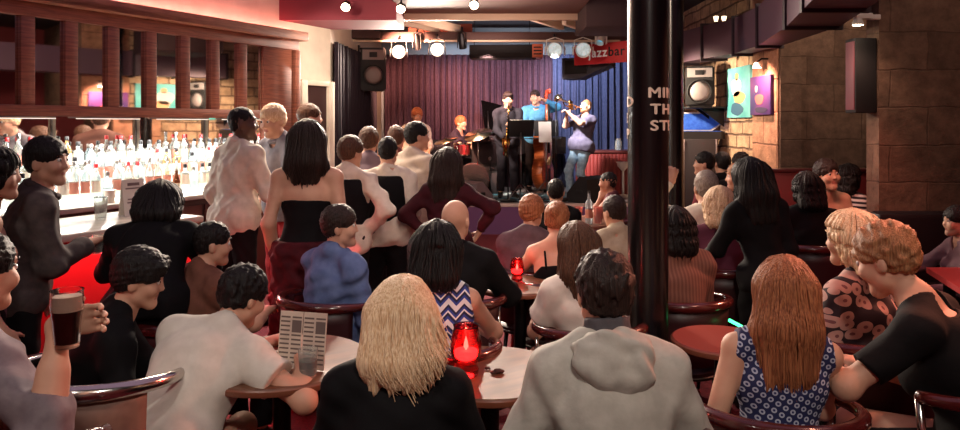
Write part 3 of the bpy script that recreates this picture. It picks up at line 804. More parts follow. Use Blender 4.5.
P3 = [(.032, 0), (.034, .01), (.034, .2), (.013, .235), (.012, .295)]
P4 = [(.045, 0), (.047, .015), (.047, .09), (.035, .14), (.016, .165), (.015, .2)]
kinds = [('clear round shouldered bottle with a red cap', 'red capped clear bottles', bottle_kind('bottle', P1, clear, capred, .255, .0155, paper, .0366)),
         ('clear straight sided bottle with a black cap', 'black capped clear bottles', bottle_kind('bottle', P2, clear, capblk, .21, .0175, paper, .0406)),
         ('tall slim clear bottle with a silver cap', 'slim silver capped bottles', bottle_kind('bottle', P3, clear, capsil, .28, .014, labred, .0346)),
         ('green glass bottle with a cream label', 'green bottles', bottle_kind('bottle', P3, green, capblk, .28, .014, paper, .0346)),
         ('amber coloured spirit bottle with a black cap', 'amber spirit bottles', bottle_kind('bottle', P1, spirit, capblk, .255, .0155, paper, .0366)),
         ('squat pale bottle with a silver stopper', 'squat stoppered bottles', bottle_kind('bottle', P4, blueg, capsil, .185, .0175))]
first = [True] * 6
rg = random.Random(4)
for si, (o0, o1, z) in enumerate(STEP):
    n = 30
    for q in range(n):
        k = rg.choices(range(6), (9, 9, 9, .6, 2, 4))[0]
        src = kinds[k][2]
        o = src if first[k] else copy_tree(src); first[k] = False
        o.location = BW(-.05 + .88 * (q + .5 + rg.uniform(-.12, .12)) / n, (o0 + o1) / 2 + rg.uniform(-.01, .01), z + .0005); o.rotation_euler.z = rg.uniform(0, 6)
        nm = ('top', 'middle', 'lowest')[si]
        tag(o, kinds[k][0] + ' on the ' + nm + ' lit step', 'bottle', kinds[k][1] + ' on the ' + nm + ' step')
for k in range(6):
    if first[k]:
        for ch in list(kinds[k][2].children): bpy.data.objects.remove(ch)
        bpy.data.objects.remove(kinds[k][2])
def one(name, prof, mat, loc, label, cat, n=20, parts=(), group=None):
    o = MB().lathe(prof, n=n).build(name, mat, smooth=False); o.location = tuple(float(v) for v in loc); tag(o, label, cat, group)
    for pn, pp, pm in parts: MB().lathe(pp, n=n).build(pn, pm, o)
    return o
zc = 1.0105
one('beer_bottle', [(.03, 0), (.031, .01), (.031, .13), (.013, .18), (.012, .23)], brown, BW(.37, .5, zc), 'brown beer bottle standing at the front of the back counter', 'bottle', parts=[('cap', [(.0135, .222), (.0135, .235)], capsil), ('label', [(.0316, .05), (.0316, .11)], paper)])
one('bottle', [(.038, 0), (.04, .01), (.04, .19), (.015, .23), (.014, .29)], blueg, BW(.535, .5, zc), 'pale blue tall bottle at the front of the back counter', 'bottle', parts=[('cap', [(.016, .28), (.016, .3)], capsil), ('label', [(.0405, .05), (.0405, .15)], paper)])
one('bottle', P2, brown, BW(.6, .5, zc), 'dark brown square shouldered bottle beside the pale blue tall bottle', 'bottle', parts=[('cap', [(.017, .215), (.017, .24)], capblk), ('label', [(.0406, .05), (.0406, .13)], labred)])
one('bottle', P4, brown, BW(.7, .52, zc), 'squat dark bottle at the far end of the back counter', 'bottle', parts=[('cap', [(.017, .19), (.017, .215)], capblk)])
one('paper_cup', [(.036, 0), (.044, .1), (.042, .1), (.034, .004)], paper, BW(.17, .52, zc), 'cream paper cup on the back counter behind the man in the dark jacket', 'cup', parts=[('rim', [(.045, .097), (.046, .1), (.045, .103)], paper)])
one('ice_bucket', [(.06, 0), (.075, .12), (.08, .125), (.078, .13), (.066, .01)], black_metal, BW(.25, .5, zc), 'low dark bucket on the back counter left of the beer bottle', 'bucket', parts=[('rim', [(.08, .123), (.083, .127), (.08, .131)], chrome)])
one('fruit_bowl', [(.05, 0), (.1, .06), (.105, .062), (.095, .055), (.04, .008)], black_metal, BW(.31, .5, zc), 'wide dark bowl on the back counter beside the beer bottle', 'bowl', parts=[('rim', [(.104, .06), (.107, .063), (.104, .066)], chrome)])
one('cocktail_shaker', [(.034, 0), (.045, .16), (.03, .2), (.018, .22), (.017, .24)], chrome, BW(.66, .54, zc), 'chrome cocktail shaker on the back counter', 'shaker', parts=[('lid_ring', [(.031, .196), (.032, .2), (.03, .206)], steel)])
# things on the customer counter
zb = 1.0805
for t_, off, lab in ((-.125, 1.85, 'straight clear tumbler on the bar top left of the price card'), (-.02, 1.72, 'short clear tumbler on the bar top behind the hunched drinker')):
    one('tumbler', [(.03, 0), (.038, .13), (.036, .13), (.028, .008)], clear, BW(t_, off, zb), lab, 'glass', parts=[('rim', [(.0375, .128), (.0385, .13), (.0375, .132)], clear)])
t = empty('price_card', BW(-.06, 1.85, zb), RZ, 'folded white price card standing on the bar top', 'card')
cardm = M('card_white', (222, 214, 204), .7); ink = M('card_ink', (120, 100, 100), .8)
MB().prism([(-.075, -.03, 0), (-.075, .0, .22), (-.075, .03, 0), (-.075, .026, 0), (-.075, 0, .212), (-.075, -.026, 0)], (.15, 0, 0)).build('card', cardm, t)
for q, (zz, ww) in enumerate(((.19, .08), (.165, .11), (.1, .09), (.08, .1), (.06, .06))):
    MB().box((0, -.0315 + .03 * zz / .22 - .0005, zz), (ww, .001, .008 if q else .018), 0, rotx(-.135)).build('print_block', ink, t)

# ------------------------------------------------------------------ pillars with wrapped lettering
def text_mesh(txt, size, bold=.0):
    cu = bpy.data.curves.new('lettering', 'FONT'); cu.body = txt; cu.size = size; cu.extrude = .002; cu.align_x = 'LEFT'; cu.space_character = 1.12
    o = bpy.data.objects.new('lettering', cu); COL.objects.link(o)
    dg = bpy.context.evaluated_depsgraph_get(); me = bpy.data.meshes.new_from_object(o.evaluated_get(dg)); bpy.data.objects.remove(o)
    if bold:
        bm = bmesh.new()
        for k, (dx, dy) in enumerate(((-1, 0), (1, 0), (0, .8), (0, -.8), (0, 0))):
            n0 = len(bm.verts); bm.from_mesh(me); bm.verts.ensure_lookup_table()
            for v in bm.verts[n0:]: v.co.x += dx * bold; v.co.y += dy * bold; v.co.z += k * .00012
        bm.to_mesh(me); bm.free()
    return me
letter_m = M('lettering_cream', (226, 204, 184), .5, emit=.0)
def pillar(name, x, y, r, a0s, label, zt):
    p = MB().lathe([(r * 1.5, 0), (r * 1.5, .04), (r * 1.05, .07), (r, .1), (r, 3.0), (r * 1.2, 3.1), (r * 1.25, 3.44)], (0, 0, 0), n=56).build(name, black_paint, smooth=False)
    p.location = (x, y, 0); tag(p, label, 'pillar')
    for a0, dz in a0s:
        for li, line in enumerate(('MIND', 'THE', 'STEP')):
            me = text_mesh(line, .066, .0021)
            bm = bmesh.new(); bm.from_mesh(me); bmesh.ops.triangulate(bm, faces=bm.faces[:]); wd = max(v.co.x for v in bm.verts)
            for q in range(1, int(wd / .006)): bmesh.ops.bisect_plane(bm, geom=bm.verts[:] + bm.edges[:] + bm.faces[:], plane_co=(q * .006, 0, 0), plane_no=(1, 0, 0))
            for v in bm.verts:
                xx = v.co.x * 1.28 + (.0 if li == 0 else .012)
                th = a0 + xx / r; rr = r + .0006 + max(v.co.z, 0)
                v.co = Vector((rr * math.sin(th), -rr * math.cos(th), zt + dz - li * .0755 + v.co.y))
            bm.to_mesh(me); bm.free(); link('lettering', me, letter_m, p, smooth=False)
    return p
pillar('pillar', .792, 3.3, .094, ((math.radians(-15), 0), (math.radians(-198), -.04)), 'thick glossy black iron pillar with cream lettering in front of the stage', 1.762)
pillar('pillar', 2.17, 7.8, .095, ((math.radians(-196), 0), (math.radians(52), 0)), 'thinner looking black iron pillar behind the front pillar, red rim lit', 1.88)

# ------------------------------------------------------------------ stage
deck_m = M('stage_deck', (120, 110, 108), .7, rgb2=(96, 88, 90), scale=8, bump=.1)
t = empty('stage', (.5, 11.9, 0), 0, 'low stage with purple front and pale edge below the musicians', 'stage')
MB().box((0, 0, .215), (4.6, 3.0, .43)).build('platform', M('stage_front', (104, 62, 104), .7), t)
MB().box((0, 0, .44), (4.6, 3.0, .02)).build('deck', deck_m, t)
MB().box((0, -1.5, .435), (4.6, .03, .05), .006).build('edge_strip', M('edge_pale', (196, 176, 168), .5), t)
SZ = .45
rug = MB().box((.75, 11.35, SZ + .006), (1.5, 1.3, .008)).build('rug', M('stage_rug', (70, 130, 150), .95, rgb2=(150, 170, 176), scale=5, detail=2)); tag(rug, 'blue and white patterned rug under the musicians', 'rug')
def curtain(name, p0, p1, z0, z1, mat, label, folds, amp=.055, seed=0):
    rg = np.random.RandomState(seed); p0, p1 = np.array(p0, float), np.array(p1, float); u = (p1 - p0); L = np.linalg.norm(u); u /= L; n = np.array([u[1], -u[0]])
    ph = rg.uniform(0, 6, 4)
    def fn(a, b):
        w = a * folds * 2 * PI
        o = amp * (math.sin(w + .9 * math.sin(w * .31 + ph[0])) * .75 + .35 * math.sin(w * 2.3 + ph[1] + b * .8)) * (.55 + .45 * (1 - b)) 
        x = a * L + .02 * math.sin(w * .7 + ph[2]) * (1 - b)
        q = p0 + u * x + n * o
        return (q[0], q[1], z0 + (z1 - z0) * b)
    mb = MB().grid(fn, int(folds * 12), 10); o = mb.build(name, mat, smooth=True, auto=False); m = o.modifiers.new('thickness', 'SOLIDIFY'); m.thickness = .006
    return tag(o, label, 'curtain')
cur_mauve = cloth('curtain_mauve', (86, 60, 72), (74, 50, 62), .1); cur_dark = cloth('curtain_black', (40, 32, 40), None, .1)
curtain('stage_curtain', (-1.8, 13.2), (1.42, 13.25), SZ, 2.95, cur_mauve, 'mauve pleated backdrop curtain behind the drum kit', 24, .085, 1)
curtain('stage_curtain', (1.36, 13.12), (3.0, 13.2), SZ, 2.95, cloth('curtain_blue_lit', (78, 80, 108), (66, 68, 96), .1), 'blue lit pleated backdrop curtain behind the trumpeter', 12, .085, 2)  # blue stage light is put into the cloth colour of this half
curtain('stage_curtain', (-1.83, 8.85), (-1.68, 11.2), .02, 2.68, cur_dark, 'black pleated side drape beside the white door frame', 15, .05, 3)
# red beadboard counter at stage right
t = empty('beadboard_counter', (2.35, 12.0, SZ), 0, 'red beadboard counter with dark top at the right of the stage', 'counter')
MB().box((0, 0, .36), (1.35, .5, .7)).build('carcass', M('bead_red', (136, 46, 42), .5), t); MB().box((0, -.01, .725), (1.42, .56, .04), .008).build('counter_top', M('bead_top', (84, 36, 34), .35), t)
mb = MB()
for q in range(22): mb.box((-.65 + q * .062, -.255, .36), (.05, .012, .68), .005)
mb.build('beadboard', _M['bead_red'], t)
one('glass_jar', [(.05, 0), (.055, .01), (.055, .15), (.04, .17), (.042, .19)], clear, (2.36, 11.95, SZ + .7455), 'clear glass jar on the red beadboard counter', 'jar', parts=[('lid', [(.044, .185), (.044, .2)], capsil)])
t = empty('pedestal_stand', (2.34, 11.45, SZ), 0, 'small white pedestal stand in front of the red beadboard counter', 'stand')
MB().lathe([(.11, 0), (.1, .03), (.02, .04), (.018, .42), (.09, .5), (.1, .56), (.02, .57)], n=20).build('post', M('white_plastic', (224, 216, 206), .5), t); MB().lathe([(.105, .555), (.11, .56), (.105, .57)], n=20).build('rim', M('white_plastic', (1, 1, 1)), t)

# ------------------------------------------------------------------ speakers, signs, ducts
def pa_speaker(name, loc, rz, w, h, d, body_m, cone_m, label, parent_tilt=0):
    t = empty(name, loc, rz, label, 'loudspeaker'); t.rotation_euler.x = parent_tilt
    mb = MB(); mb.prism([(-w / 2, -d / 2, 0), (w / 2, -d / 2, 0), (w * .36, d / 2, 0), (-w * .36, d / 2, 0)], (0, 0, h)); bmesh.ops.bevel(mb.bm, geom=mb.bm.edges[:], offset=.02, segments=2, affect='EDGES'); mb.build('cabinet', body_m, t)
    r = w * .43; q = rotx(PI / 2)
    MB().lathe([(r, 0), (r, .03), (r * .92, .035), (r * .88, .015)], (0, -d / 2, h * .36), n=32, rot=q).build('woofer_ring', black_matt, t)
    MB().lathe([(r * .9, .012), (r * .55, .03), (r * .3, .04), (.01, .045)], (0, -d / 2, h * .36), n=32, rot=q).build('grille', cone_m, t, smooth=True)
    mb = MB(); mb.prism([(-w * .42, -d / 2 - .004, h * .72), (w * .42, -d / 2 - .004, h * .72), (w * .42, -d / 2 - .004, h * .95), (-w * .42, -d / 2 - .004, h * .95)], (0, -.012, 0)); mb.build('horn_flare', cone_m, t)
    MB().box((0, -d / 2 - .02, h * .835), (w * .3, .012, h * .12), .008).build('horn_throat', black_matt, t)
    return t
pa_speaker('loudspeaker', (-1.56, 10.25, 2.12), math.radians(8), .37, .62, .34, black_matt, M('speaker_grey', (112, 96, 92), .5), 'black loudspeaker with round grille hung beside the black side drape')
br = empty('speaker_bracket', (-1.7, 10.42, 2.74), 0, 'short bracket holding the loudspeaker by the black side drape', 'bracket'); MB().box((.06, .0, .02), (.34, .05, .03), .005).build('arm', black_metal, br); MB().box((-.1, 0, .0), (.02, .12, .14), .004).build('plate', black_metal, br)
pa_speaker('loudspeaker', (2.98, 9.45, 1.88), math.radians(-22), .38, .53, .34, black_matt, M('speaker_pale', (150, 140, 140), .45), 'loudspeaker with pale round grille on the brick wall shelf')
t = empty('wall_shelf', (3.05, 9.5, 1.85), 0, 'small black shelf under the loudspeaker on the brick wall', 'shelf'); MB().box((-.02, 0, .012), (.52, .46, .024), .004).build('board', black_matt, t); MB().prism([(.23, -.1, 0), (.23, -.1, -.25), (-.1, -.1, 0)], (0, .02, 0)).build('bracket', black_metal, t); MB().prism([(.23, .1, 0), (.23, .1, -.25), (-.1, .1, 0)], (0, .02, 0)).build('bracket', black_metal, t)
t = empty('flight_case', (2.95, 9.5, 0), math.radians(-8), 'tall black flight case standing by the brick wall', 'case')
MB().box((0, 0, .74), (.42, .42, 1.4), .012).build('shell', M('case_black', (30, 22, 26), .6), t)
for sx in (-1, 1):
    for sy in (-1, 1): MB().box((sx * .208, sy * .208, .74), (.02, .02, 1.4), .003).build('edge_strip', steel, t)
MB().box((0, -.213, 1.2), (.12, .01, .05), .003).build('latch', steel, t)
t = empty('instrument_case', (2.93, 9.48, 1.4405), math.radians(-10), 'open instrument case with blue plush lining on top of the flight case', 'case')
mb = MB(); mb.prism([(-.33, -.15, 0), (.3, -.15, 0), (.36, -.05, 0), (.3, .15, 0), (-.33, .15, 0)], (0, 0, .1)); mb.build('lower_shell', black_matt, t)
lid = [(-.34, .16, .1), (.22, .16, .1), (.36, .16, .2), (.2, .16, .36), (-.34, .16, .36)]
MB().prism(lid, (0, .05, .0)).build('lid', M('case_edge', (190, 186, 190), .5), t)
MB().prism([(-.32, .155, .12), (.2, .155, .12), (.33, .155, .2), (.18, .155, .34), (-.32, .155, .34)], (0, .006, 0)).build('lining', cloth('blue_plush', (44, 84, 176), (60, 104, 196), .3), t)
MB().prism([(-.3, -.12, .1), (.28, -.12, .1), (.33, -.05, .1), (.28, .12, .1), (-.3, .12, .1)], (0, 0, .006)).build('lining', _M['blue_plush'], t)

def wall_canvas(name, xw, y0, y1, z0, z1, mat, label, figs):
    t = empty(name, (xw, (y0 + y1) / 2, (z0 + z1) / 2), 0, label, 'painting'); hy, hz = abs(y1 - y0) / 2, (z1 - z0) / 2
    MB().box((-.02, 0, 0), (.04, hy * 2, hz * 2), .003).build('canvas', mat, t)
    for nm, m, pts in figs:
        # canvas coordinates: u runs from the stage end towards the lens, v upwards
        MB().prism([(-.0405, -p[0] * hy, p[1] * hz) for p in pts], (-.002, 0, 0)).build(nm, m, t)
    return t
blob = lambda cx, cy, rx, ry, n=14, w=.12, ph=0: [(cx + rx * (1 + w * math.sin(3 * a + ph)) * math.cos(a), cy + ry * (1 + w * math.cos(2 * a + ph)) * math.sin(a)) for a in [2 * PI * i / n for i in range(n)]]
wall_canvas('painting', 3.3, 9.24, 8.46, 1.72, 2.36, M('canvas_teal', (70, 156, 158), .7, rgb2=(120, 196, 190), scale=3), 'teal painting of a pale seated performer on the brick wall',
    [('painted_shirt', M('paint_white', (226, 226, 214), .7), blob(-.15, .2, .42, .4)), ('painted_arms', M('paint_tan', (206, 150, 104), .7), blob(.1, -.2, .5, .26, ph=1)), ('painted_head', _M['paint_tan'], blob(-.1, .62, .14, .17)), ('painted_legs', M('paint_navy', (40, 84, 110), .7), blob(-.1, -.66, .55, .25, ph=2))])
wall_canvas('painting', 3.25, 8.32, 7.74, 1.745, 2.19, M('canvas_purple', (52, 36, 104), .7, rgb2=(96, 40, 110), scale=3), 'purple painting of a small red lit figure nearest the stone corner',
    [('painted_body', M('paint_red', (214, 96, 92), .7), blob(-.05, -.2, .42, .3)), ('painted_head', M('paint_pale', (232, 190, 170), .7), blob(-.35, .35, .12, .2)), ('painted_shade', M('paint_dark', (36, 22, 64), .7), blob(.1, -.75, .6, .16, ph=1))])
# air duct
t = empty('air_duct', (2.9, 7, 2.42), 0, 'boxy mauve air duct stepping along under the ceiling at the right', 'duct')
duct_m = M('duct_mauve', (98, 74, 88), .5); duct_e = M('duct_seam', (44, 30, 38), .6)
pts = [(2.72, 9.7), (2.86, 9.0), (3.03, 8.35), (2.98, 7.5), (2.64, 6.03), (2.36, 5.1), (2.05, 4.1)]
org = np.array([2.9, 7])
for i, (a_, b_) in enumerate(zip(pts, pts[1:])):
    a2, b2 = np.array(a_) - org, np.array(b_) - org; wa, wb = (.3, .3, .2, .25, .46, .46, .46)[i:i + 2]; wv = np.array([wa, 0]); wv2 = np.array([wb, 0])
    mb = MB(); mb.prism([(*a2, 0.06), (*(a2 + wv), 0.06), (*(b2 + wv2), 0.06), (*b2, 0.06)], (0, 0, .42)); mb.build('section', duct_m, t)
    mb = MB(); mb.prism([(a2[0] - .025, a2[1] - .02, .03), (a2[0] + wa + .02, a2[1] - .02, .03), (a2[0] + wa + .02, a2[1] + .02, .03), (a2[0] - .025, a2[1] + .02, .03)], (0, 0, .48)); mb.build('flange', duct_e, t)
# jazz bar sign
A0, A1 = np.array([1.49, 10.95]), np.array([2.24, 10.25]); uS = (A1 - A0) / np.linalg.norm(A1 - A0); LS = np.linalg.norm(A1 - A0)
t = empty('bar_sign', (*A0, 2.56), math.atan2(uS[1], uS[0]), 'red hanging sign with lower case white and black lettering', 'sign')
MB().box((LS / 2, 0, .15), (LS, .06, .31), .004).build('panel', M('sign_red', (206, 44, 52), .5, emit=.0), t)
x = .27
for txt, m in (('jazz', M('sign_white', (240, 232, 226), .5, emit=.15)), ('bar', M('sign_black', (18, 12, 14), .5))):
    me = text_mesh(txt, .2, .0045); wd = max(v.co.x for v in me.vertices)
    for v in me.vertices: v.co = Vector((x + v.co.x * 1.0, -.0305 - max(v.co.z, 0), .1 + v.co.y))
    link('lettering', me, m, t, smooth=False); x += wd + .015
for q in (.1, LS - .1): MB().tube([(q, 0, .3), (q, 0, .88)], .008).build('hanger', black_metal, t)
t = empty('hanging_speaker', (1.75, 11.3, 2.36), math.radians(-25), 'dark wedge shaped speaker hanging below the red sign', 'loudspeaker')
MB().prism([(-.38, -.2, 0), (-.1, -.2, 0), (.4, -.2, .2), (.4, -.2, .34), (-.38, -.2, .34)], (0, .36, 0)).build('cabinet', M('speaker_blue', (52, 48, 62), .6), t); MB().box((-.15, -.205, .19), (.36, .015, .22), .006).build('grille', black_matt, t); MB().box((0, 0, .72), (.05, .05, .76)).build('hanger', black_metal, t)
# ceiling heater unit
t = empty('ceiling_heater', (.36, 10.75, 2.64), math.radians(-4), 'long black slotted air unit hanging from the ceiling before the backdrop', 'air unit')
MB().box((0, 0, .1), (1.02, .4, .2), .012).build('casing', black_matt, t); MB().box((.52, -.02, .1), (.16, .42, .2), .006).build('end_cap', M('unit_orange_lit', (190, 92, 60), .5), t)  # orange light on the end grille is put into the cap colour
for q in range(2): MB().box((-.05, -.203, .08 + q * .05), (.7, .012, .018)).build('slot', black_matt, t)
for q in range(3): MB().box((.52, -.233, .05 + q * .05), (.12, .01, .018)).build('slot', black_matt, t)
for q in (-.45, .4): MB().tube([(q, 0, .2), (q, 0, .8)], .006).build('hanger', black_metal, t)
# lamps
lampglow = M('lamp_glow', (255, 236, 208), .4, emit=38, emit_rgb=(255, 226, 190)); lampcool = M('lamp_cool', (214, 232, 236), .4, rgb2=(150, 160, 150), scale=14, emit=.45)
lampwhite = M('lamp_white', (226, 222, 216), .4)
def par_can(loc, aim, label, on, white=False, r=.095):
    t = empty('stage_light', loc, 0, label, 'stage light'); q = Vector(aim).normalized().to_track_quat('Z', 'Y').to_matrix()
    m = lampwhite if white else black_metal
    can_ = MB().lathe([(r * .55, -.14), (r * .8, -.1), (r, 0), (r * 1.05, .1), (r * 1.0, .1), (r * .9, .0), (r * .6, -.12)], n=24, rot=q, cap=False).build('can', m, t)
    MB().lathe([(.002, .02), (r * .88, .02), (r * .88, .025), (.002, .03)], n=24, rot=q).build('lens', on, can_)
    MB().tube([(-r * 1.15, 0, 0), (-r * 1.15, 0, .13), (0, 0, .17), (r * 1.15, 0, .13), (r * 1.15, 0, 0)], .008).build('yoke', m, t)
    MB().tube([(0, 0, .16), (0, .06, .22), (0, .16, .22)], .014).build('clamp', black_metal, t)
    for k in range(2): MB().box((r * (1.3), .0, -.03) if k else (-r * 1.3, 0, -.03), (.012, .11, .12), .003).build('barn_door', m, t)
    return t
par_can(W(399, 51, 10.35), (.05, -1, -.25), 'bright stage light on the crossbeam, leftmost of the glowing pair', lampglow)
par_can(W(437, 49, 10.35), (.1, -1, -.22), 'bright stage light on the crossbeam just left of the black air unit', lampglow)
par_can(W(555, 49, 10.3), (-.2, -1, -.3), 'white cased stage light right of the air unit with an orange lit end', lampcool, True, .11)
par_can(W(583, 49, 10.3), (-.1, -1, -.3), 'white cased stage light overlapping the red sign', lampcool, True, .11)
par_can(W(417, 43, 10.4), (.1, .3, -1), 'small unlit lamp between the two bright stage lights', lampwhite, False, .045)
par_can(W(462, 42, 10.4), (.1, .4, -1), 'small unlit lamp above the left end of the air unit', lampwhite, False, .05)
par_can(W(601, 38, 10.4), (-.3, -.5, -.8), 'small blue lit lamp above the red sign', M('lamp_blue', (90, 190, 220), .4, emit=.7), True, .06)
for px, py, lab in ((346, 6, 'glaring round ceiling spot at the left end of the soffit'), (401, 8, 'glaring round ceiling spot in the middle of the soffit'), (474, 4, 'glaring round ceiling spot at the right end of the soffit')):
    p = W(px, py, 7.75); t = empty('ceiling_spot', p, 0, lab, 'spotlight'); q = Vector((0, -.9, -.6)).normalized().to_track_quat('Z', 'Y').to_matrix()
    MB().lathe([(.03, -.06), (.05, -.03), (.055, .03), (.05, .03)], n=18, rot=q).build('housing', black_metal, t); MB().lathe([(.001, .028), (.047, .028), (.047, .034), (.001, .036)], n=18, rot=q).build('lens', lampglow, t); MB().tube([(0, .02, .02), (0, .02, max(.06, 3.03 - p[2]))], .01).build('stem', black_metal, t)
p = W(863, 20, 5.5); t = empty('wall_spot', p, 0, 'cream wall spot lamp glowing above the tall black speaker box', 'spotlight')
MB().box((.0, 0, .03), (.13, .06, .045), .008).build('arm', lampwhite, t); MB().lathe([(.03, 0), (.045, -.05), (.04, -.05)], (-.04, 0, .01), n=18).build('shade', lampwhite, t); MB().lathe([(.001, -.045), (.038, -.045), (.038, -.052), (.001, -.055)], (-.04, 0, .01), n=18).build('bulb', lampglow, t); MB().box((.11, .05, .03), (.1, .04, .04), .006).build('wall_plate', lampwhite, t)
p = W(757, 65, 7.9); t = empty('wall_spot', p, 0, 'small glowing picture lamp above the purple painting', 'spotlight')
MB().lathe([(.03, .03), (.05, -.03), (.045, -.03)], n=18).build('shade', lampwhite, t); MB().lathe([(.001, -.026), (.042, -.026), (.042, -.034), (.001, -.036)], n=18).build('bulb', lampglow, t); MB().tube([(0, 0, .03), (.05, 0, .07), (.13, 0, .07)], .01).build('arm', black_metal, t)
for px, lab in ((716, 'tiny glowing lamp on top of the duct, further along'), (724, 'tiny glowing lamp on top of the duct, nearer the corner')):
    p = W(px, 19, 8.95); t = empty('duct_lamp', p, 0, lab, 'lamp'); MB().lathe([(.02, -.03), (.032, .03), (.025, .035)], n=14).build('bulb', M('lamp_small', (255, 220, 180), .4, emit=4), t); MB().tube([(0, 0, -.03), (0, 0, -.11)], .008).build('stem', black_metal, t)
t = empty('column_speaker', (3.09, 5.68, 1.73), 0, 'tall slim black speaker box on the side of the stone pier', 'loudspeaker')
MB().box((0, 0, .3), (.17, .16, .6), .006).build('cabinet', black_matt, t); MB().box((-.087, 0, .3), (.008, .13, .55), .003).build('grille', M('side_lit_pink', (120, 60, 72), .6), t)  # mauve side plate carries the pink light on the left face
# booth and benches on the right
t = empty('booth_partition', (3.45, 7.0, 0), 0, 'dark red timber booth partition below the stone corner', 'partition')
MB().box((0, 0, .58), (1.1, .08, 1.16), .01).build('panel', M('booth_red', (104, 34, 36), .45), t); MB().box((0, 0, 1.175), (1.14, .11, .035), .008).build('cap_rail', M('booth_cap', (74, 28, 30), .3), t)
t = empty('banquette', (4.1, 5.15, 0), 0, 'long black padded banquette along the stone pier', 'bench')
MB().box((0, .2, .52), (2.2, .18, .9), .04).build('backrest', cloth('vinyl_black', (24, 18, 22), None, .05, .5), t); MB().box((0, -.12, .38), (2.2, .5, .16), .04).build('seat', _M['vinyl_black'], t); MB().box((0, -.1, .15), (2.2, .42, .3)).build('plinth', black_matt, t)
# ------------------------------------------------------------------ furniture
mahog = M('mahogany', (84, 28, 26), .22, rgb2=(62, 20, 20), scale=3, stretch=(3, 3, 12), coat=.5)
vinyl = M('vinyl_maroon', (52, 20, 24), .45, bump=.05, scale=40)
table_w = M('table_wood', (118, 76, 50), .45, rgb2=(94, 58, 40), scale=2.4, stretch=(2, 9, 2))
table_e = M('table_edge', (126, 74, 54), .35)
def make_chair():
    t = empty('tub_chair', (0, 0, 0), 0)
    MB().lathe([(.0, .385), (.2, .385), (.225, .40), (.23, .425), (.2, .445), (.02, .45)], n=28).build('seat', vinyl, t)
    a0, a1 = 152, 388
    rail = []
    for i in range(29):
        a = math.radians(a0 + (a1 - a0) * i / 28); e = abs(i - 14) / 14
        rail.append((.295 * math.cos(a), .29 * math.sin(a) + .02, .82 - .035 * e ** 2.2))
    MB().tube(rail, [.019 + .012 * math.sin(PI * i / 28) for i in range(29)], n=10).build('rail', mahog, t, smooth=True)
    def bp(u, v):
        a = math.radians(195 + 150 * u); r = .262 + .02 * v
        return (r * math.cos(a), r * math.sin(a) + .02, .47 + .33 * v)
    b = MB().grid(bp, 20, 4).build('back_panel', vinyl, t, smooth=True, auto=False); m = b.modifiers.new('padding', 'SOLIDIFY'); m.thickness = .022; m.offset = 0
    for a in (50, 130, 222, 318):
        c, s_ = math.cos(math.radians(a)), math.sin(math.radians(a)); MB().tube([(.2 * c, .2 * s_, .39), (.255 * c, .255 * s_, .0)], [.016, .011], n=8).build('leg', mahog if a < 180 else black_metal, t, smooth=True)
    for a in (a0, a1):
        c, s_ = math.cos(math.radians(a)), math.sin(math.radians(a)); MB().tube([(.22 * c, .22 * s_, .40), (.285 * c, .27 * s_ + .01, .55), (.293 * c, .288 * s_ + .02, .785)], .013, n=8).build('arm_support', chrome, t, smooth=True)
    MB().tube([(.24 * math.cos(a), .24 * math.sin(a), .40) for a in [2 * PI * i / 24 for i in range(24)]], .012, n=8, closed=True).build('seat_hoop', black_metal, t, smooth=True)
    return t
CH = [None]
def chair(x, y, a, label, S=1.0, group='tub chairs around the audience tables'):
    if CH[0] is None: CH[0] = make_chair(); t = CH[0]
    else: t = copy_tree(CH[0])
    t.location = (float(x), float(y), 0); t.rotation_euler = (0, 0, -a); t.scale = (S, S, S)
    return tag(t, label, 'chair', group)
def seat_for(pp, label):
    b = pp[0]; return chair(b.location.x, b.location.y, -b.rotation_euler.z, label, pp[2])
def round_table(loc, r, label, legs=0, h=.72, top=None):
    t = empty('round_table', (loc[0], loc[1], 0), .6, label, 'table', 'round bar tables')
    MB().lathe([(.01, h - .03), (r - .01, h - .03), (r, h - .026), (r, h - .004), (r - .004, h), (.01, h)], n=56).build('tabletop', [top or table_w], t)
    MB().lathe([(r + .002, h - .028), (r + .006, h - .02), (r + .006, h - .008), (r + .002, h - .003)], n=56, cap=False).build('edge_band', table_e, t)
    MB().lathe([(.04, .03), (.035, .06), (.035, h - .05), (.1, h - .03)], n=20).build('column', black_metal, t)
    for q in range(4):
        a = q * PI / 2; MB().tube([(0, 0, .05), (.22 * math.cos(a), .22 * math.sin(a), .03), (.27 * math.cos(a), .27 * math.sin(a), .015)], [.022, .018, .014], n=8).build('foot', black_metal, t, smooth=True)
    return t
red_glass = M('red_glass', (250, 60, 66), .06, trans=1.0); wax = M('candle_wax', (250, 190, 180), .5, emit=9, emit_rgb=(255, 110, 100)); flame_m = M('flame', (255, 220, 190), .5, emit=40, emit_rgb=(255, 190, 150))
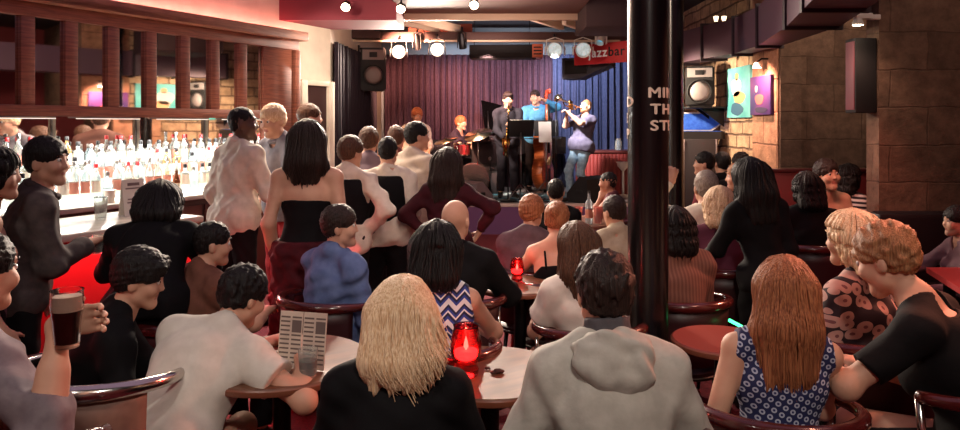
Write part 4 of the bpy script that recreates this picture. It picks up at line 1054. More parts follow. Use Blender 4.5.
def candle(x, y, z, S, label, power=1.2):
    t = empty('candle_holder', (x, y, z), 0, label, 'candle'); 
    pr = [(.03, 0), (.034, .004), (.036, .02), (.03, .034), (.042, .06), (.044, .09), (.038, .12), (.034, .135), (.036, .14), (.032, .135), (.036, .118), (.041, .09), (.039, .062), (.026, .036), (.002, .034)]
    MB().lathe([(r * S, q * S) for r, q in pr], n=32).build('glass', red_glass, t, smooth=True)
    MB().lathe([(.002, .037 * S), (.026 * S, .04 * S), (.033 * S, .06 * S), (.033 * S, .07 * S), (.002, .068 * S)], n=20).build('wax', wax, t, smooth=True)
    MB().lathe([(.001, .07 * S), (.007 * S, .08 * S), (.005 * S, .094 * S), (.001, .108 * S)], n=10).build('flame', flame_m, t, smooth=True)
    L = bpy.data.lights.new('candle_light', 'POINT'); L.energy = power; L.color = (1, .25, .2); L.shadow_soft_size = .02; o = bpy.data.objects.new('candle_light', L); COL.objects.link(o); o.location = (x, y, z + .16 * S)
    return t
T1 = (.02, 1.68 + .95); T1 = (W(490, 372, 2.62)[0], 2.62)
round_table(T1, .285, 'round pale wooden table right behind the long haired blonde woman')
T2 = (W(520, 282, 4.05)[0], 4.05); round_table(T2, .265, 'round wooden table left of the woman in the white top')
T3 = (W(580, 222, 6.6)[0], 6.6); round_table(T3, .34, 'small round table with drinks close to the stage')
T4 = (W(282, 372, 2.75)[0], 2.75); round_table(T4, .33, 'round table under the spread newspaper at the left')
T6 = (1.04, 3.0); round_table(T6, .21, 'round table in shadow just right of the thick front pillar', top=M('table_red_wood', (128, 62, 54), .3))
candle(W(466, 372, 2.56)[0], 2.56, .7205, 1.32, 'tall red glass candle holder on the pale table behind the blonde woman', .8)
candle(W(517, 280, 4.1)[0], 4.1, .7205, .95, 'red glass candle holder on the table left of the woman in white', .8)
candle(W(567, 222, 6.55)[0], 6.55, .7205, .8, 'small red candle glass between the drinks by the stage', .6)
for px, lab in ((578, 'left one of two tumblers on the drinks table by the stage'), (598, 'right one of two tumblers on the drinks table by the stage')):
    one('tumbler', [(.034, 0), (.044, .15), (.041, .15), (.032, .01)], M('pink_glass', (240, 170, 160), .08, trans=.6), (W(px, 0, 6.5)[0], 6.5, .7205), lab, 'glass', parts=[('drink', [(.031, .012), (.037, .09), (.002, .092)], M('drink_red', (220, 90, 80), .2, trans=.3))])
one('bottle', P3, blueg, (W(589, 0, 6.42)[0], 6.42, .7205), 'slim clear bottle between the two tumblers by the stage', 'bottle', parts=[('cap', [(.0145, .285), (.0145, .305)], capblk), ('label', [(.0346, .06), (.0346, .14)], labred)])
# crumbs of a torn beer mat
for px, py, Yq, lab, r in ((487, 370, 2.62, 'small dark crumpled scrap lying alone on the pale table', .009), (498, 377, 2.58, 'larger dark crumpled scrap on the pale table', .016), (493, 378, 2.575, 'middle dark crumpled scrap touching the larger one', .01)):
    s = SDF(); s.ell((0, 0, r * .5), (r, r * .8, r * .6), k=.002); s.ell((r * .8, r * .2, r * .4), (r * .7, r * .6, r * .4), k=.004); s.ripple(.0012, .012, int(px)); o = link('paper_scrap', sdf_mesh('paper_scrap', s, .0025), M('scrap_brown', (60, 32, 26), .8)); o.location = (W(px, py, Yq)[0], Yq, .7215); tag(o, lab, 'scrap')
round_table((2.62, 6.55), .24, 'small dark high table with a red candle near the stone corner', h=.84, top=M('table_dark', (84, 36, 34), .3))
candle(W(770, 0, 6.5)[0], 6.5, .8405, .85, 'small red candle glass on the high table near the stone corner', 1.0)
# red topped table at far right
t = empty('side_table', (3.35, 4.05, 0), math.radians(0), 'red lit rectangular table at the right edge', 'table')
MB().prism([(-.78, -.5, .69), (.9, -.5, .69), (.9, .42, .69), (-.5, .42, .69)], (0, 0, .035)).build('tabletop', M('table_red', (178, 60, 60), .4), t)
for sx, sy in ((-.5, -.4), (.75, -.4), (-.4, .35), (.75, .35)): MB().box((sx, sy, .345), (.05, .05, .69), .004).build('leg', black_metal, t)

# ------------------------------------------------------------------ the audience
C_ = cloth
denim = C_('denim', (60, 78, 110), (48, 64, 94)); jean_pale = C_('jeans_pale', (150, 178, 196), (120, 150, 172)); blk = C_('black_cloth', (11, 9, 12)); blk2 = C_('black_knit', (15, 12, 16), (11, 9, 12)); greyc = C_('grey_cotton', (188, 182, 174), (176, 170, 162)); 
chev = bpy.data.materials.new('zigzag_cloth'); chev.use_nodes = True
def pattern_zigzag(m, c1, c2, c3):
    nt = m.node_tree; b = nt.nodes['Principled BSDF']; b.inputs['Roughness'].default_value = .8
    tc = nt.nodes.new('ShaderNodeTexCoord'); sp = nt.nodes.new('ShaderNodeSeparateXYZ'); nt.links.new(tc.outputs['Object'], sp.inputs[0])
    pp = nt.nodes.new('ShaderNodeMath'); pp.operation = 'PINGPONG'; pp.inputs[1].default_value = .032; nt.links.new(sp.outputs['X'], pp.inputs[0])
    ad = nt.nodes.new('ShaderNodeMath'); ad.operation = 'ADD'; nt.links.new(pp.outputs[0], ad.inputs[0]); nt.links.new(sp.outputs['Z'], ad.inputs[1])
    mu = nt.nodes.new('ShaderNodeMath'); mu.operation = 'MULTIPLY'; mu.inputs[1].default_value = 1 / .075; nt.links.new(ad.outputs[0], mu.inputs[0])
    fr = nt.nodes.new('ShaderNodeMath'); fr.operation = 'FRACT'; nt.links.new(mu.outputs[0], fr.inputs[0])
    cr = nt.nodes.new('ShaderNodeValToRGB'); cr.color_ramp.interpolation = 'CONSTANT'; e = cr.color_ramp.elements
    e[0].position = 0; e[0].color = lin(c1); e[1].position = .3; e[1].color = lin(c2)
    for p_, c_ in ((.46, c3), (.62, c1), (.72, c2), (.86, c3)): q = e.new(p_); q.color = lin(c_)
    nt.links.new(fr.outputs[0], cr.inputs[0]); nt.links.new(cr.outputs[0], b.inputs['Base Color'])
pattern_zigzag(chev, (222, 220, 222), (44, 62, 140), (24, 26, 62))
def pattern_dots(name, bg, fg, sc, lo, hi, rnd=0.0, core=None):
    m = bpy.data.materials.new(name); m.use_nodes = True; nt = m.node_tree; b = nt.nodes['Principled BSDF']; b.inputs['Roughness'].default_value = .8
    tc = nt.nodes.new('ShaderNodeTexCoord'); sp = nt.nodes.new('ShaderNodeSeparateXYZ'); cb_ = nt.nodes.new('ShaderNodeCombineXYZ'); nt.links.new(tc.outputs['Object'], sp.inputs[0])
    nt.links.new(sp.outputs['X'], cb_.inputs['X']); nt.links.new(sp.outputs['Z'], cb_.inputs['Y'])
    mp = nt.nodes.new('ShaderNodeMapping'); mp.inputs['Rotation'].default_value = (0, 0, .5); nt.links.new(cb_.outputs[0], mp.inputs[0])
    vo = nt.nodes.new('ShaderNodeTexVoronoi'); vo.voronoi_dimensions = '2D'; vo.inputs['Scale'].default_value = sc; vo.inputs['Randomness'].default_value = rnd; nt.links.new(mp.outputs[0], vo.inputs['Vector'])
    cr = nt.nodes.new('ShaderNodeValToRGB'); cr.color_ramp.interpolation = 'CONSTANT'; e = cr.color_ramp.elements
    e[0].position = 0; e[0].color = lin(core or fg); e[1].position = lo; e[1].color = lin(fg); q = e.new(hi); q.color = lin(bg)
    nt.links.new(vo.outputs['Distance'], cr.inputs[0]); nt.links.new(cr.outputs[0], b.inputs['Base Color']); return m
dots = pattern_dots('ringed_navy_cloth', (30, 36, 80), (176, 180, 200), 40, .15, .34, 0, (40, 46, 96))
floral = pattern_dots('floral_cloth', (40, 22, 30), (186, 142, 132), 17, .12, .42, 1.0, (120, 70, 74))
stripes = bpy.data.materials.new('striped_cloth'); stripes.use_nodes = True
def pattern_stripes(m, c1, c2, w, axis):
    nt = m.node_tree; b = nt.nodes['Principled BSDF']; b.inputs['Roughness'].default_value = .85
    tc = nt.nodes.new('ShaderNodeTexCoord'); sp = nt.nodes.new('ShaderNodeSeparateXYZ'); nt.links.new(tc.outputs['Object'], sp.inputs[0])
    mu = nt.nodes.new('ShaderNodeMath'); mu.operation = 'MULTIPLY'; mu.inputs[1].default_value = 1 / w; nt.links.new(sp.outputs[axis], mu.inputs[0]); fr = nt.nodes.new('ShaderNodeMath'); fr.operation = 'FRACT'; nt.links.new(mu.outputs[0], fr.inputs[0])
    cr = nt.nodes.new('ShaderNodeValToRGB'); cr.color_ramp.interpolation = 'CONSTANT'; e = cr.color_ramp.elements; e[0].color = lin(c1); e[1].position = .5; e[1].color = lin(c2); nt.links.new(fr.outputs[0], cr.inputs[0]); nt.links.new(cr.outputs[0], b.inputs['Base Color'])
pattern_stripes(stripes, (214, 206, 200), (40, 34, 40), .04, 'Z')
brownstripe = bpy.data.materials.new('brown_corduroy'); brownstripe.use_nodes = True; pattern_stripes(brownstripe, (140, 92, 76), (116, 74, 62), .02, 'X')

# --- front row
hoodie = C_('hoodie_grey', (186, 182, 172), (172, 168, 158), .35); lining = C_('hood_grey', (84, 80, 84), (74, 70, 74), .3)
a = person('man in pale grey hoodie with short dark curly hair, seen from behind', (604, 254), 2.1, top=('hoodie', hoodie, lining), bottom=('trousers', denim), hair=('curly', 'dark'), vox=.007, face_on=False, lean=(9, 0), hunch=14, head=(-2, 2, 0), w=.98, sw=.176, arms=((-.2, .36, .72), (.2, .36, .72)), face=-3)
seat_for(a, 'tub chair under the man in the pale grey hoodie')
a = person('woman with long straight blonde hair and black top, seen from behind', (402, 277), 2.02, top=('sweater', blk), bottom=('trousers', blk2), hair=('long', 'blonde', .2, .001), strands=900, strand_r=.0034, sway=.06, vox=.008, face_on=False, fem=True, lean=(6, 0), hunch=10, head=(-6, 3, 4), w=1.04, sw=.168, face=4, arms=((-.17, .36, .72), (.16, .4, .735)))
seat_for(a, 'tub chair under the blonde woman in the black top')
a = person('woman in sleeveless navy ringed dress with long light auburn hair', (784, 257), 2.35, top=('dress', dots), bottom=('skirt', dots), hair=('long', 'auburn', .33, .0), strands=700, strand_r=.0036, sway=.01, vox=.007, face_on=False, fem=True, lean=(2, 3), hunch=4, head=(8, 6, 4), face=6, w=1.0, sw=.165, arms=({'t': (-.235, .1, .54), 'pole': (-.4, -1, 0)}, (.12, .4, .74)))
seat_for(a, 'tub chair with broad glossy rail under the woman in the ringed dress')
a = person('person in black with short ruffled light brown hair bending towards the left', (886, 225), 2.5, top=('scoop', blk), bottom=('trousers', blk2), hair=('curly', 'light'), vox=.008, fem=True, lean=(16, 0), hunch=20, head=(10, 24, 0), w=1.1, sw=.18, face=-48, arms=({'t': (-.12, .5, .80), 'pole': (-1, 0, -.5)}, (.1, .42, .74)))
seat_for(a, 'tub chair under the ruffle haired person in black')
a = person('woman with blonde bob in dark flowered blouse beside the person in black with ruffled hair', (851, 212), 3.0, top=('shortsleeve', floral), bottom=('trousers', blk2), hair=('bob', 'blonde', .12, .004), vox=.009, fem=True, lean=(6, 0), head=(-16, 6, 0), face=-30, arms=('lap', 'table'))
seat_for(a, 'tub chair under the woman in the flowered blouse')
# --- left table
white_tee = C_('white_tee', (214, 206, 194), (204, 196, 184), .2)
a = person('man in white T-shirt with curly dark hair leaning over the left table', (243, 268), 2.72, top=('wide', white_tee), bottom=('trousers', blk2), hair=('curly', 'black'), vox=.007, lean=(30, 8), hunch=20, head=(30, 24, 0), face=4, twist=14, w=1.1, sw=.19, arms=({'t': (.2, .62, .82), 'pole': (-.6, .1, -.8)}, {'world': (-.68, 2.66, .765), 'pole': (.9, -.4, -.5)}))
b_ = a[0]; st_ = empty('bar_stool', (b_.location.x, b_.location.y, 0), 0, 'low round stool under the man in the white T-shirt', 'stool'); MB().lathe([(.01, .36), (.17, .36), (.18, .38), (.17, .41), (.01, .415)], n=24).build('seat', vinyl, st_); MB().lathe([(.16, 0), (.15, .02), (.03, .03), (.025, .36)], n=20).build('pedestal', black_metal, st_)
a = person('man in black sweater with dark hair, his face turned right in profile', (140, 251), 2.72, top=('sweater', blk), bottom=('trousers', blk2), hair=('side', 'black', 0, .008), vox=.007, lean=(16, 0), hunch=14, head=(14, 16, 0), face=62, arms=((-.06, .5, .8), (.16, .42, .76)), w=1.08)
seat_for(a, 'tub chair under the man in the black sweater')
browntee = C_('brown_tee', (118, 76, 62), (106, 66, 54), .2)
a = person('man in brown T-shirt sitting behind the white T-shirt, turned right', (213, 225), 3.5, top=('tee', browntee), bottom=('trousers', blk2), hair=('short', 'black'), vox=.008, lean=(10, 0), hunch=12, head=(24, 8, 0), face=40, arms=('table', 'table'))
seat_for(a, 'tub chair under the man in the brown T-shirt')
# man at the left edge with the beer
grey_shirt = C_('grey_shirt', (128, 116, 120), (112, 100, 106), .3)
a = person('person at the left edge in a grey shirt raising a pint of dark beer', (-20, 232), 2.1, top=('rolled', grey_shirt), bottom=('trousers', blk2), hair=('short', 'black'), vox=.006, lean=(8, 4), hunch=8, head=(0, 6, 0), face=24, arms=('lap', {'world': (-1.16, 1.93, 1.085), 'pole': (.9, -.2, -.8), 'hd': (.8, .25, .15), 'n': (.1, .95, .1), 'curl': 30}), ts=(0, 0))
beerman = a
hand_ = hand_world(a, 1)
one('beer_glass', [(.03, 0), (.031, .006), (.036, .07), (.042, .12), (.04, .15), (.042, .155), (.039, .155), (.037, .148), (.038, .12), (.033, .07), (.028, .012)], M('pint_glass', (250, 250, 250), .02, trans=1.0), (W(67, 0, 1.9)[0], 1.9, EYE - (347 - HY) * 1.9 / F), 'pint glass of dark beer with a pale foam head, held up at the left', 'glass', n=28, parts=[('beer', [(.0275, .013), (.0325, .07), (.036, .1), (.002, .1)], M('stout', (44, 16, 10), .2)), ('foam', [(.0362, .1005), (.0372, .12), (.036, .14), (.002, .143)], M('foam', (214, 190, 166), .8, bump=.3, scale=60))])
chair(-1.34, 2.0, math.radians(40), 'tub chair under the person raising the pint', 1.0)
pinky = C_('rose_top', (120, 84, 92), (104, 70, 78), .2)
a = person('dark haired woman with bare shoulders standing at the left edge', (-4, 149), 3.0, mode='stand', top=('strapless', pinky), bottom=('trousers', blk2), hair=('bob', 'black', .13, .006), vox=.01, fem=True, face=50, arms=('hang', 'hang'), head=(20, 4, 0), smin=.8)
jacket = C_('jacket_dark', (86, 76, 74), (70, 62, 62), .35)
a = person('man in dark jacket standing in profile at the bar, looking right', (47, 138), 3.3, mode='stand', top=('jacket', jacket), bottom=('trousers', blk2), hair=('short', 'black', 0, .004), vox=.008, lean=(8, 0), hunch=10, head=(38, 2, 0), face=52, arms=('hang', {'world': (-1.9, 3.40, 1.06), 'pole': (.6, -.6, -.8), 'curl': 45}), smin=.8)
barman = a
p = hand_world(a, 1)
one('short_glass', [(.03, 0), (.036, .09), (.034, .09), (.028, .008)], clear, (p[0], p[1], p[2] - .045), 'short glass in the hand of the man in the dark jacket', 'glass', parts=[('drink', [(.0275, .009), (.031, .05), (.002, .051)], M('cola', (60, 24, 18), .2))])
a = person('person in black hunched over the bar with head lowered, seen from behind', (160, 186), 3.62, mode='stand', top=('jacket', blk), bottom=('trousers', blk2), hair=('bob', 'black', .13, .03), vox=.01, face_on=False, lean=(24, 0), hunch=24, head=(0, 30, 0), face=-14, w=1.16, sw=.2, arms=((-.24, .62, 1.12), (.24, .62, 1.12)), smin=.72)
# --- standing by the bar
wshirt = C_('white_shirt', (226, 214, 198), (212, 200, 184), .4); khaki = C_('grey_linen', (138, 134, 140), (122, 118, 126), .35); redt = C_('red_chinos', (176, 56, 58), (160, 46, 50), .2)
a = person('man in loose white shirt with cropped dark hair standing at the bar end', (243, 107), 5.15, mode='stand', top=('shirt', wshirt), bottom=('trousers', blk2), hair=('buzz', 'black'), skin=SKIN_DARK, vox=.009, face=36, head=(40, 0, 0), lean=(2, 0), w=1.0, sw=.17, arms=('hang', {'t': (.16, .34, 1.12)}), smin=.84)
a = person('fair haired man in grey shirt and red trousers facing the man in white', (273, 105), 5.6, mode='stand', top=('rolled', khaki), bottom=('trousers', redt), hair=('short', 'blonde', 0, .006), vox=.01, face=-140, head=(-10, 14, 0), arms=({'t': (-.1, .36, 1.15)}, 'hang'), smin=.84)
a = person('person half hidden in the doorway behind the dark haired woman, brown hair', (310, 104), 6.4, mode='stand', top=('sweater', C_('brown_knit', (96, 64, 56), None)), bottom=('trousers', blk2), hair=('short', 'brown'), vox=.013, face=60, head=(10, 0, 0), smin=.84)
a = person('woman in black strapless top with long dark hair standing by the bar', (308, 121), 4.15, mode='stand', top=('strapless', blk), bottom=('skirt', C_('dark_red_skirt', (74, 20, 28), (60, 16, 24), .2)), hair=('long', 'dark', .24, .006), vox=.009, face_on=False, fem=True, face=-4, sw=.17, arms=('hang', 'hang'), lean=(0, 0), smin=.84)
a = person('short haired person in dark waistcoat over white sleeves, right of the strapless top', (351, 137), 4.9, mode='stand', top=('shirt', wshirt), bottom=('trousers', blk2), hair=('short', 'brown', 0, .008), vox=.011, face_on=False, face=10, head=(30, 6, 0), arms=('hang', 'hip'), smin=.8)
V = SDF(); J_ = a[1]; torso(V, J_, .04, shoulders=False); V.half(J_['P'] + np.array([0, 0, .0]), (0, 0, -1)); V.half(J_['neck'] + np.array([0, 0, -.03]), (0, 0, 1))
for q in (0, 1): V.half(J_['sh', q] - J_['R2'] @ np.array([(-1, 1)[q] * .03, 0, 0]), ((-1, 1)[q], 0, .2))
vest_mesh = sdf_mesh('waistcoat', V, .012, a[2]); link('waistcoat', vest_mesh, blk2, a[0])
b2 = person('man with cropped hair, black back panel and white sleeves, watching the stage', (388, 137), 5.2, mode='stand', top=('shirt', wshirt), bottom=('trousers', blk2), hair=('buzz', 'black', 0, .004), vox=.011, face_on=False, face=4, arms=('hang', 'hang'), smin=.8)
link('waistcoat', vest_mesh.copy(), blk, b2[0]); b2[0].children[-1].data.materials.clear(); b2[0].children[-1].data.materials.append(blk)
a = person('dark haired man in cream shirt looking right, tallest in the standing crowd', (417, 122), 5.6, mode='stand', top=('shirt', C_('cream_shirt', (206, 192, 176), (192, 178, 162), .35)), bottom=('trousers', blk2), hair=('short', 'black'), vox=.011, face=40, head=(24, 0, 0), arms=('hang', 'chest'), smin=.8)
a = person('brown haired person in pale top between the cropped man and the waistcoat', (369, 128), 6.0, mode='stand', top=('sweater', C_('dusty_rose', (128, 110, 118), None)), bottom=('trousers', blk2), hair=('short', 'brown', 0, .01), vox=.013, face_on=False, face=0, arms=('hang', 'hang'), smin=.8)
a = person('person in russet jumper left of the man in cream shirt, face towards stage', (396, 126), 6.4, mode='stand', top=('sweater', C_('russet_knit', (130, 76, 68), None)), bottom=('trousers', blk2), hair=('short', 'brown'), vox=.013, face_on=False, face=0, arms=('hang', 'hang'), smin=.8)
a = person('person in maroon with long dark hair and hand on hip before the stage', (448, 150), 5.0, mode='stand', top=('sweater', C_('maroon_knit', (66, 22, 30), (54, 18, 26), .25)), bottom=('skirt', C_('maroon_skirt', (70, 20, 28), None)), hair=('long', 'dark', .3, .02), vox=.011, face_on=False, fem=True, face=12, arms=('hip', {'t': (.28, .05, 1.06), 'pole': (1, -.3, .2)}), w=1.1, smin=.76)
# --- seated middle
a = person('bald man in dark jacket seated before the stage', (456, 199), 3.75, top=('jacket', blk), bottom=('trousers', blk2), hair=None, vox=.009, face_on=False, lean=(8, 0), face=8, head=(14, 4, 0), w=1.1, arms=('table', {'t': (.3, .46, .76)}))
seat_for(a, 'tub chair under the bald man in the dark jacket')
a = person('short dark haired woman in blue and white zigzag dress', (438, 224), 3.0, top=('dress', chev), bottom=('skirt', chev), hair=('bob', 'black', .1, .012), vox=.008, face_on=False, fem=True, lean=(6, 0), face=4, head=(10, 6, 0), w=1.1, sw=.16, arms=('lap', 'table'))
seat_for(a, 'tub chair under the woman in the zigzag dress')
blue = C_('blue_shirt', (98, 114, 156), (84, 100, 142), .3)
a = person('man in blue shirt with dark hair, seated sideways, looking right', (340, 206), 3.75, top=('shirt', blue), bottom=('trousers', blk2), hair=('short', 'dark', 0, .006), vox=.008, face_on=True, lean=(2, 0), hunch=10, face=38, head=(44, 2, 0), arms=('lap', {'t': (.14, .3, .64)}), w=1.05)
seat_for(a, 'tub chair under the man in the blue shirt')
a = person('person in pale brown shirt with blurred brown hair, left of the black tank top', (532, 196), 4.6, top=('sweater', C_('taupe_knit', (104, 84, 90), (92, 74, 80), .35)), bottom=('trousers', blk2), hair=('short', 'auburn', 0, .01), vox=.011, face_on=False, lean=(6, 0), face=10, head=(20, 6, 0))
seat_for(a, 'tub chair under the person in the pale brown shirt')
a = person('woman in black tank top with pale shoulders and auburn hair tied up', (557, 203), 4.3, top=('tank', blk), bottom=('trousers', blk2), hair=('bun', 'auburn', 0, .006), vox=.009, face_on=False, fem=True, lean=(8, 0), face=2, head=(16, 10, 0), arms=('table', 'table'))
seat_for(a, 'tub chair under the woman in the black tank top')
a = person('dark haired man straight behind the woman in the black tank top', (556, 182), 6.0, top=('sweater', blk), bottom=('trousers', blk2), hair=('short', 'black'), vox=.013, face_on=False, face=10)
seat_for(a, 'tub chair under the dark haired man behind the black tank top')
wtop = C_('white_top', (216, 206, 196), (206, 194, 184), .2)
a = person('woman in white short sleeved top with straight brown hair', (576, 223), 3.35, top=('tee', wtop), bottom=('trousers', C_('cream_trousers', (196, 150, 132), None)), hair=('long', 'brown', .25, .004), vox=.008, face_on=False, fem=True, lean=(4, -4), face=-14, head=(-4, 6, 0), arms=((-.16, .42, .75), 'table'))
seat_for(a, 'tub chair under the woman in the white top')
a = person('red lit man in vest resting chin on hand beside the stage monitor', (608, 172), 7.0, top=('sleeveless', C_('mauve_vest', (104, 60, 66), None)), bottom=('trousers', blk2), hair=('buzz', 'black'), skin=SKIN_TAN, vox=.012, face=-60, head=(-10, 4, 0), lean=(12, 0), arms=('chin', 'table'))
seat_for(a, 'tub chair under the red lit man by the monitor')
a = person('person in beige shirt half hidden by the thick pillar', (614, 196), 4.7, top=('shirt', C_('beige_shirt', (186, 174, 150), (170, 158, 136), .35)), bottom=('trousers', blk2), hair=('short', 'dark'), vox=.011, face_on=False, face=-8, lean=(10, 0), w=1.12, head=(-20, 8, 0))
seat_for(a, 'tub chair under the person in the beige shirt')
# --- right of the pillar
a = person('person in striped brown top with dark hair, right beside the thick pillar', (674, 207), 3.8, top=('sweater', brownstripe), bottom=('trousers', blk2), hair=('bob', 'black', .1), vox=.009, face_on=False, face=-10, lean=(4, 0), arms=('table', 'lap'))
seat_for(a, 'tub chair under the person in the striped brown top')
a = person('man in cream shirt with grey hair raising his left fist', (706, 171), 4.9, top=('shirt', C_('ivory_shirt', (224, 214, 194), (210, 200, 182), .35)), bottom=('trousers', blk2), hair=('short', 'grey'), vox=.009, face_on=False, face=4, arms=({'t': (-.22, .2, 1.28), 'pole': (-.8, .2, -.9), 'hd': (-.05, 0, 1), 'n': (0, -1, 0), 'curl': 75}, 'lap'))
seat_for(a, 'tub chair under the man with the raised fist')
a = person('woman with short blonde hair next to the man with the raised fist', (720, 187), 4.5, top=('sweater', C_('plum_knit', (84, 40, 56), None)), bottom=('trousers', blk2), hair=('bob', 'blonde', .08), vox=.011, face_on=False, fem=True, face=10, head=(10, 4, 0), lean=(12, 0))
seat_for(a, 'tub chair under the short haired blonde woman')
a = person('person turned left with red lit cheek, dark hair, below the flight case', (704, 152), 7.3, top=('sweater', C_('wine_knit', (120, 50, 56), None)), bottom=('trousers', blk2), hair=('short', 'black'), vox=.012, face=-60, head=(-10, 2, 0))
seat_for(a, 'tub chair under the red cheeked person by the flight case')
a = person('dark haired person seen from behind, left of the two heads under the paintings', (722, 152), 7.6, top=('sweater', blk), bottom=('trousers', blk2), hair=('short', 'black'), vox=.013, face_on=False, face=-10)
seat_for(a, 'tub chair under the left one of two dark heads below the paintings')
a = person('dark haired person in front of the stone corner, right of two dark heads', (741, 153), 7.2, top=('sweater', blk2), bottom=('trousers', blk2), hair=('curly', 'dark'), vox=.013, face_on=False, face=10)
seat_for(a, 'tub chair under the right one of two dark heads below the paintings')
a = person('sandy haired person facing left with a lit ear', (738, 163), 6.0, top=('sweater', C_('umber_knit', (76, 46, 42), None)), bottom=('trousers', blk2), hair=('short', 'light'), vox=.011, face=-70, head=(-10, 4, 0))
seat_for(a, 'tub chair under the sandy haired person')
a = person('woman all in black with long dark hair standing among the tables', (749, 163), 4.1, mode='stand', top=('sweater', blk), bottom=('trousers', blk), hair=('long', 'black', .3, .02), vox=.009, face_on=False, fem=True, lean=(7, -3), hunch=8, head=(-14, 12, 0), face=-8, arms=({'t': (-.26, .36, 1.02)}, 'hang'), smin=.82, w=.96)
a = person('woman with bare shoulders facing the room, lit red, hair up', (827, 160), 5.7, top=('strapless', C_('coral_top', (176, 70, 64), None)), bottom=('skirt', blk), hair=('bun', 'dark', 0, .008), vox=.008, fem=True, face=168, head=(4, -2, 4), lean=(4, 6), arms=('lap', 'lap'))
seat_for(a, 'tub chair under the red lit woman facing the room')
a = person('person in black with dark shoulder length hair, back turned', (806, 172), 5.1, top=('sweater', blk), bottom=('trousers', blk2), hair=('bob', 'black', .13), strands=60, vox=.01, face_on=False, fem=True, face=-6, head=(6, 2, 0), sw=.18, w=1.1)
seat_for(a, 'tub chair with a bright rail behind the dark haired person in black')
a = person('dark haired person in black and white striped top by the stone wall', (849, 165), 6.3, top=('sweater', stripes), bottom=('trousers', blk2), hair=('bob', 'black', .12, .006), vox=.011, fem=True, face=60, head=(0, 0, 0), face_on=False)
seat_for(a, 'tub chair under the person in the striped top')
a = person('woman at the right edge in profile facing left, pale sleeve', (957, 221), 4.72, top=('sweater', C_('pale_mauve', (128, 100, 106), None)), bottom=('trousers', blk2), hair=('bun', 'black', 0, .008), vox=.009, fem=True, face=-78, head=(-6, 4, 0), arms=('lap', 'table'), smin=.8)
# empty chair in the left foreground
t = copy_tree(CH[0]); t.location = (-1.33, 2.42, 0); t.rotation_euler = (0, 0, math.radians(-18)); t.scale = (.98, .98, .98); tag(t, 'empty tub chair with beige padded back in the left foreground', 'chair', 'tub chairs around the audience tables')
beige_v = M('vinyl_beige', (150, 112, 96), .6, rgb2=(112, 80, 70), scale=7)
for c in t.children:
    if c.name.startswith('back_panel') or c.name.startswith('rail'):
        c.data = c.data.copy(); c.data.materials.clear(); c.data.materials.append(beige_v if c.name.startswith('back') else chrome); c['label'] = 'beige padded back' if c.name.startswith('back') else 'shiny silver rail'
# newspaper and glass on the left table
t = empty('newspaper', (W(303, 0, 2.66)[0], 2.64, .7215), math.radians(-14), 'open printed newspaper standing half folded on the left table', 'newspaper'); t.scale = (.86, .86, .9)
pm = M('newsprint', (206, 188, 172), .9, rgb2=(190, 170, 156), scale=12)
def sheet(nm, x0, x1, y):
    pg_ = MB().box(((x0 + x1) / 2, y, .115), (abs(x1 - x0), .003, .23), 0, rotx(math.radians(-9))).build(nm, pm, t)
    mb = MB(); 
    for r in range(11):
        for cc in range(2):
            w_ = (x1 - x0) / 2; big = (r in (1, 2, 3) and cc == 1)
            if big and r != 2: continue
            zz = .205 - r * .018
            mb.box((x0 + w_ * (cc + .5), y - .0022 + (zz - .115) * .158, zz), (abs(w_) * .82, .001, .05 if big else .007), 0, rotx(math.radians(-9)))
    mb.build('print', M('newsprint_ink', (104, 88, 84), .9), pg_)
sheet('page', -.11, .0, .0); sheet('page', .004, .115, .0)
one('tumbler', [(.03, 0), (.036, .1), (.034, .1), (.028, .008)], clear, (W(306, 0, 2.52)[0], 2.55, .7205), 'tumbler of dark drink in front of the newspaper', 'glass', parts=[('drink', [(.0275, .009), (.032, .06), (.002, .061)], _M['cola'])])
t = empty('green_streak', (W(738, 325, 3.35)[0], 3.35, 0), 0, 'thin green glowing bar standing for a green light reflection by the standing woman', 'light streak')  # glowing tube stands in for a green light reflection on a rail
pA = W(729, 320, 3.5); pB = W(746, 329, 3.5)
MB().tube([pA - np.array([*t.location]), pB - np.array([*t.location])], .008, n=8).build('tube', M('glow_green', (60, 255, 140), .4, emit=5), t, smooth=True); MB().tube([pB - np.array([*t.location]), pB + (pB - pA) * .15 - np.array([*t.location])], .009, n=8).build('end_cap', black_matt, t, smooth=True)
# ------------------------------------------------------------------ the band
brass = M('brass', (214, 160, 84), .2, metal=1); bassw = M('bass_wood', (186, 92, 44), .28, rgb2=(150, 66, 30), scale=3, stretch=(3, 3, 14), coat=.4)
def tubeto(parent, name, pts, r, mat, n=8, **k): return MB().tube(pts, r, n=n, **k).build(name, mat, parent, smooth=True)
sax = person('saxophone player in dark grey shirt standing at the microphone', (508, 92), 11.2, mode='stand', z0=SZ, top=('shirt', C_('charcoal_shirt', (42, 37, 44), (34, 30, 36), .3)), bottom=('trousers', C_('charcoal_trousers', (36, 32, 38), None)), hair=('side', 'dark'), vox=.012, face=172, head=(6, 8, 0), arms=({'t': (-.02, .30, 1.22), 'curl': 45}, {'t': (.1, .30, .98), 'curl': 45}), lean=(2, 0))
H = headop(sax[1]); q0 = local_world(sax, H(0, .11, -.066)); q1 = local_world(sax, (.03, .27, 1.30)); q2 = local_world(sax, (.08, .3, .86)); q3 = local_world(sax, (.1, .38, .74)); q4 = local_world(sax, (.11, .47, .82)); q5 = local_world(sax, (.11, .5, 1.0))
t = empty('saxophone', q2, 0, 'gold saxophone held by the player in the dark grey shirt', 'saxophone'); o_ = q2
tubeto(t, 'body_tube', [q1 - o_, (q1 + q2) / 2 - o_, q2 - o_, q3 - o_, q4 - o_, q5 - o_], [.014, .02, .03, .038, .042, .075], brass, 12)
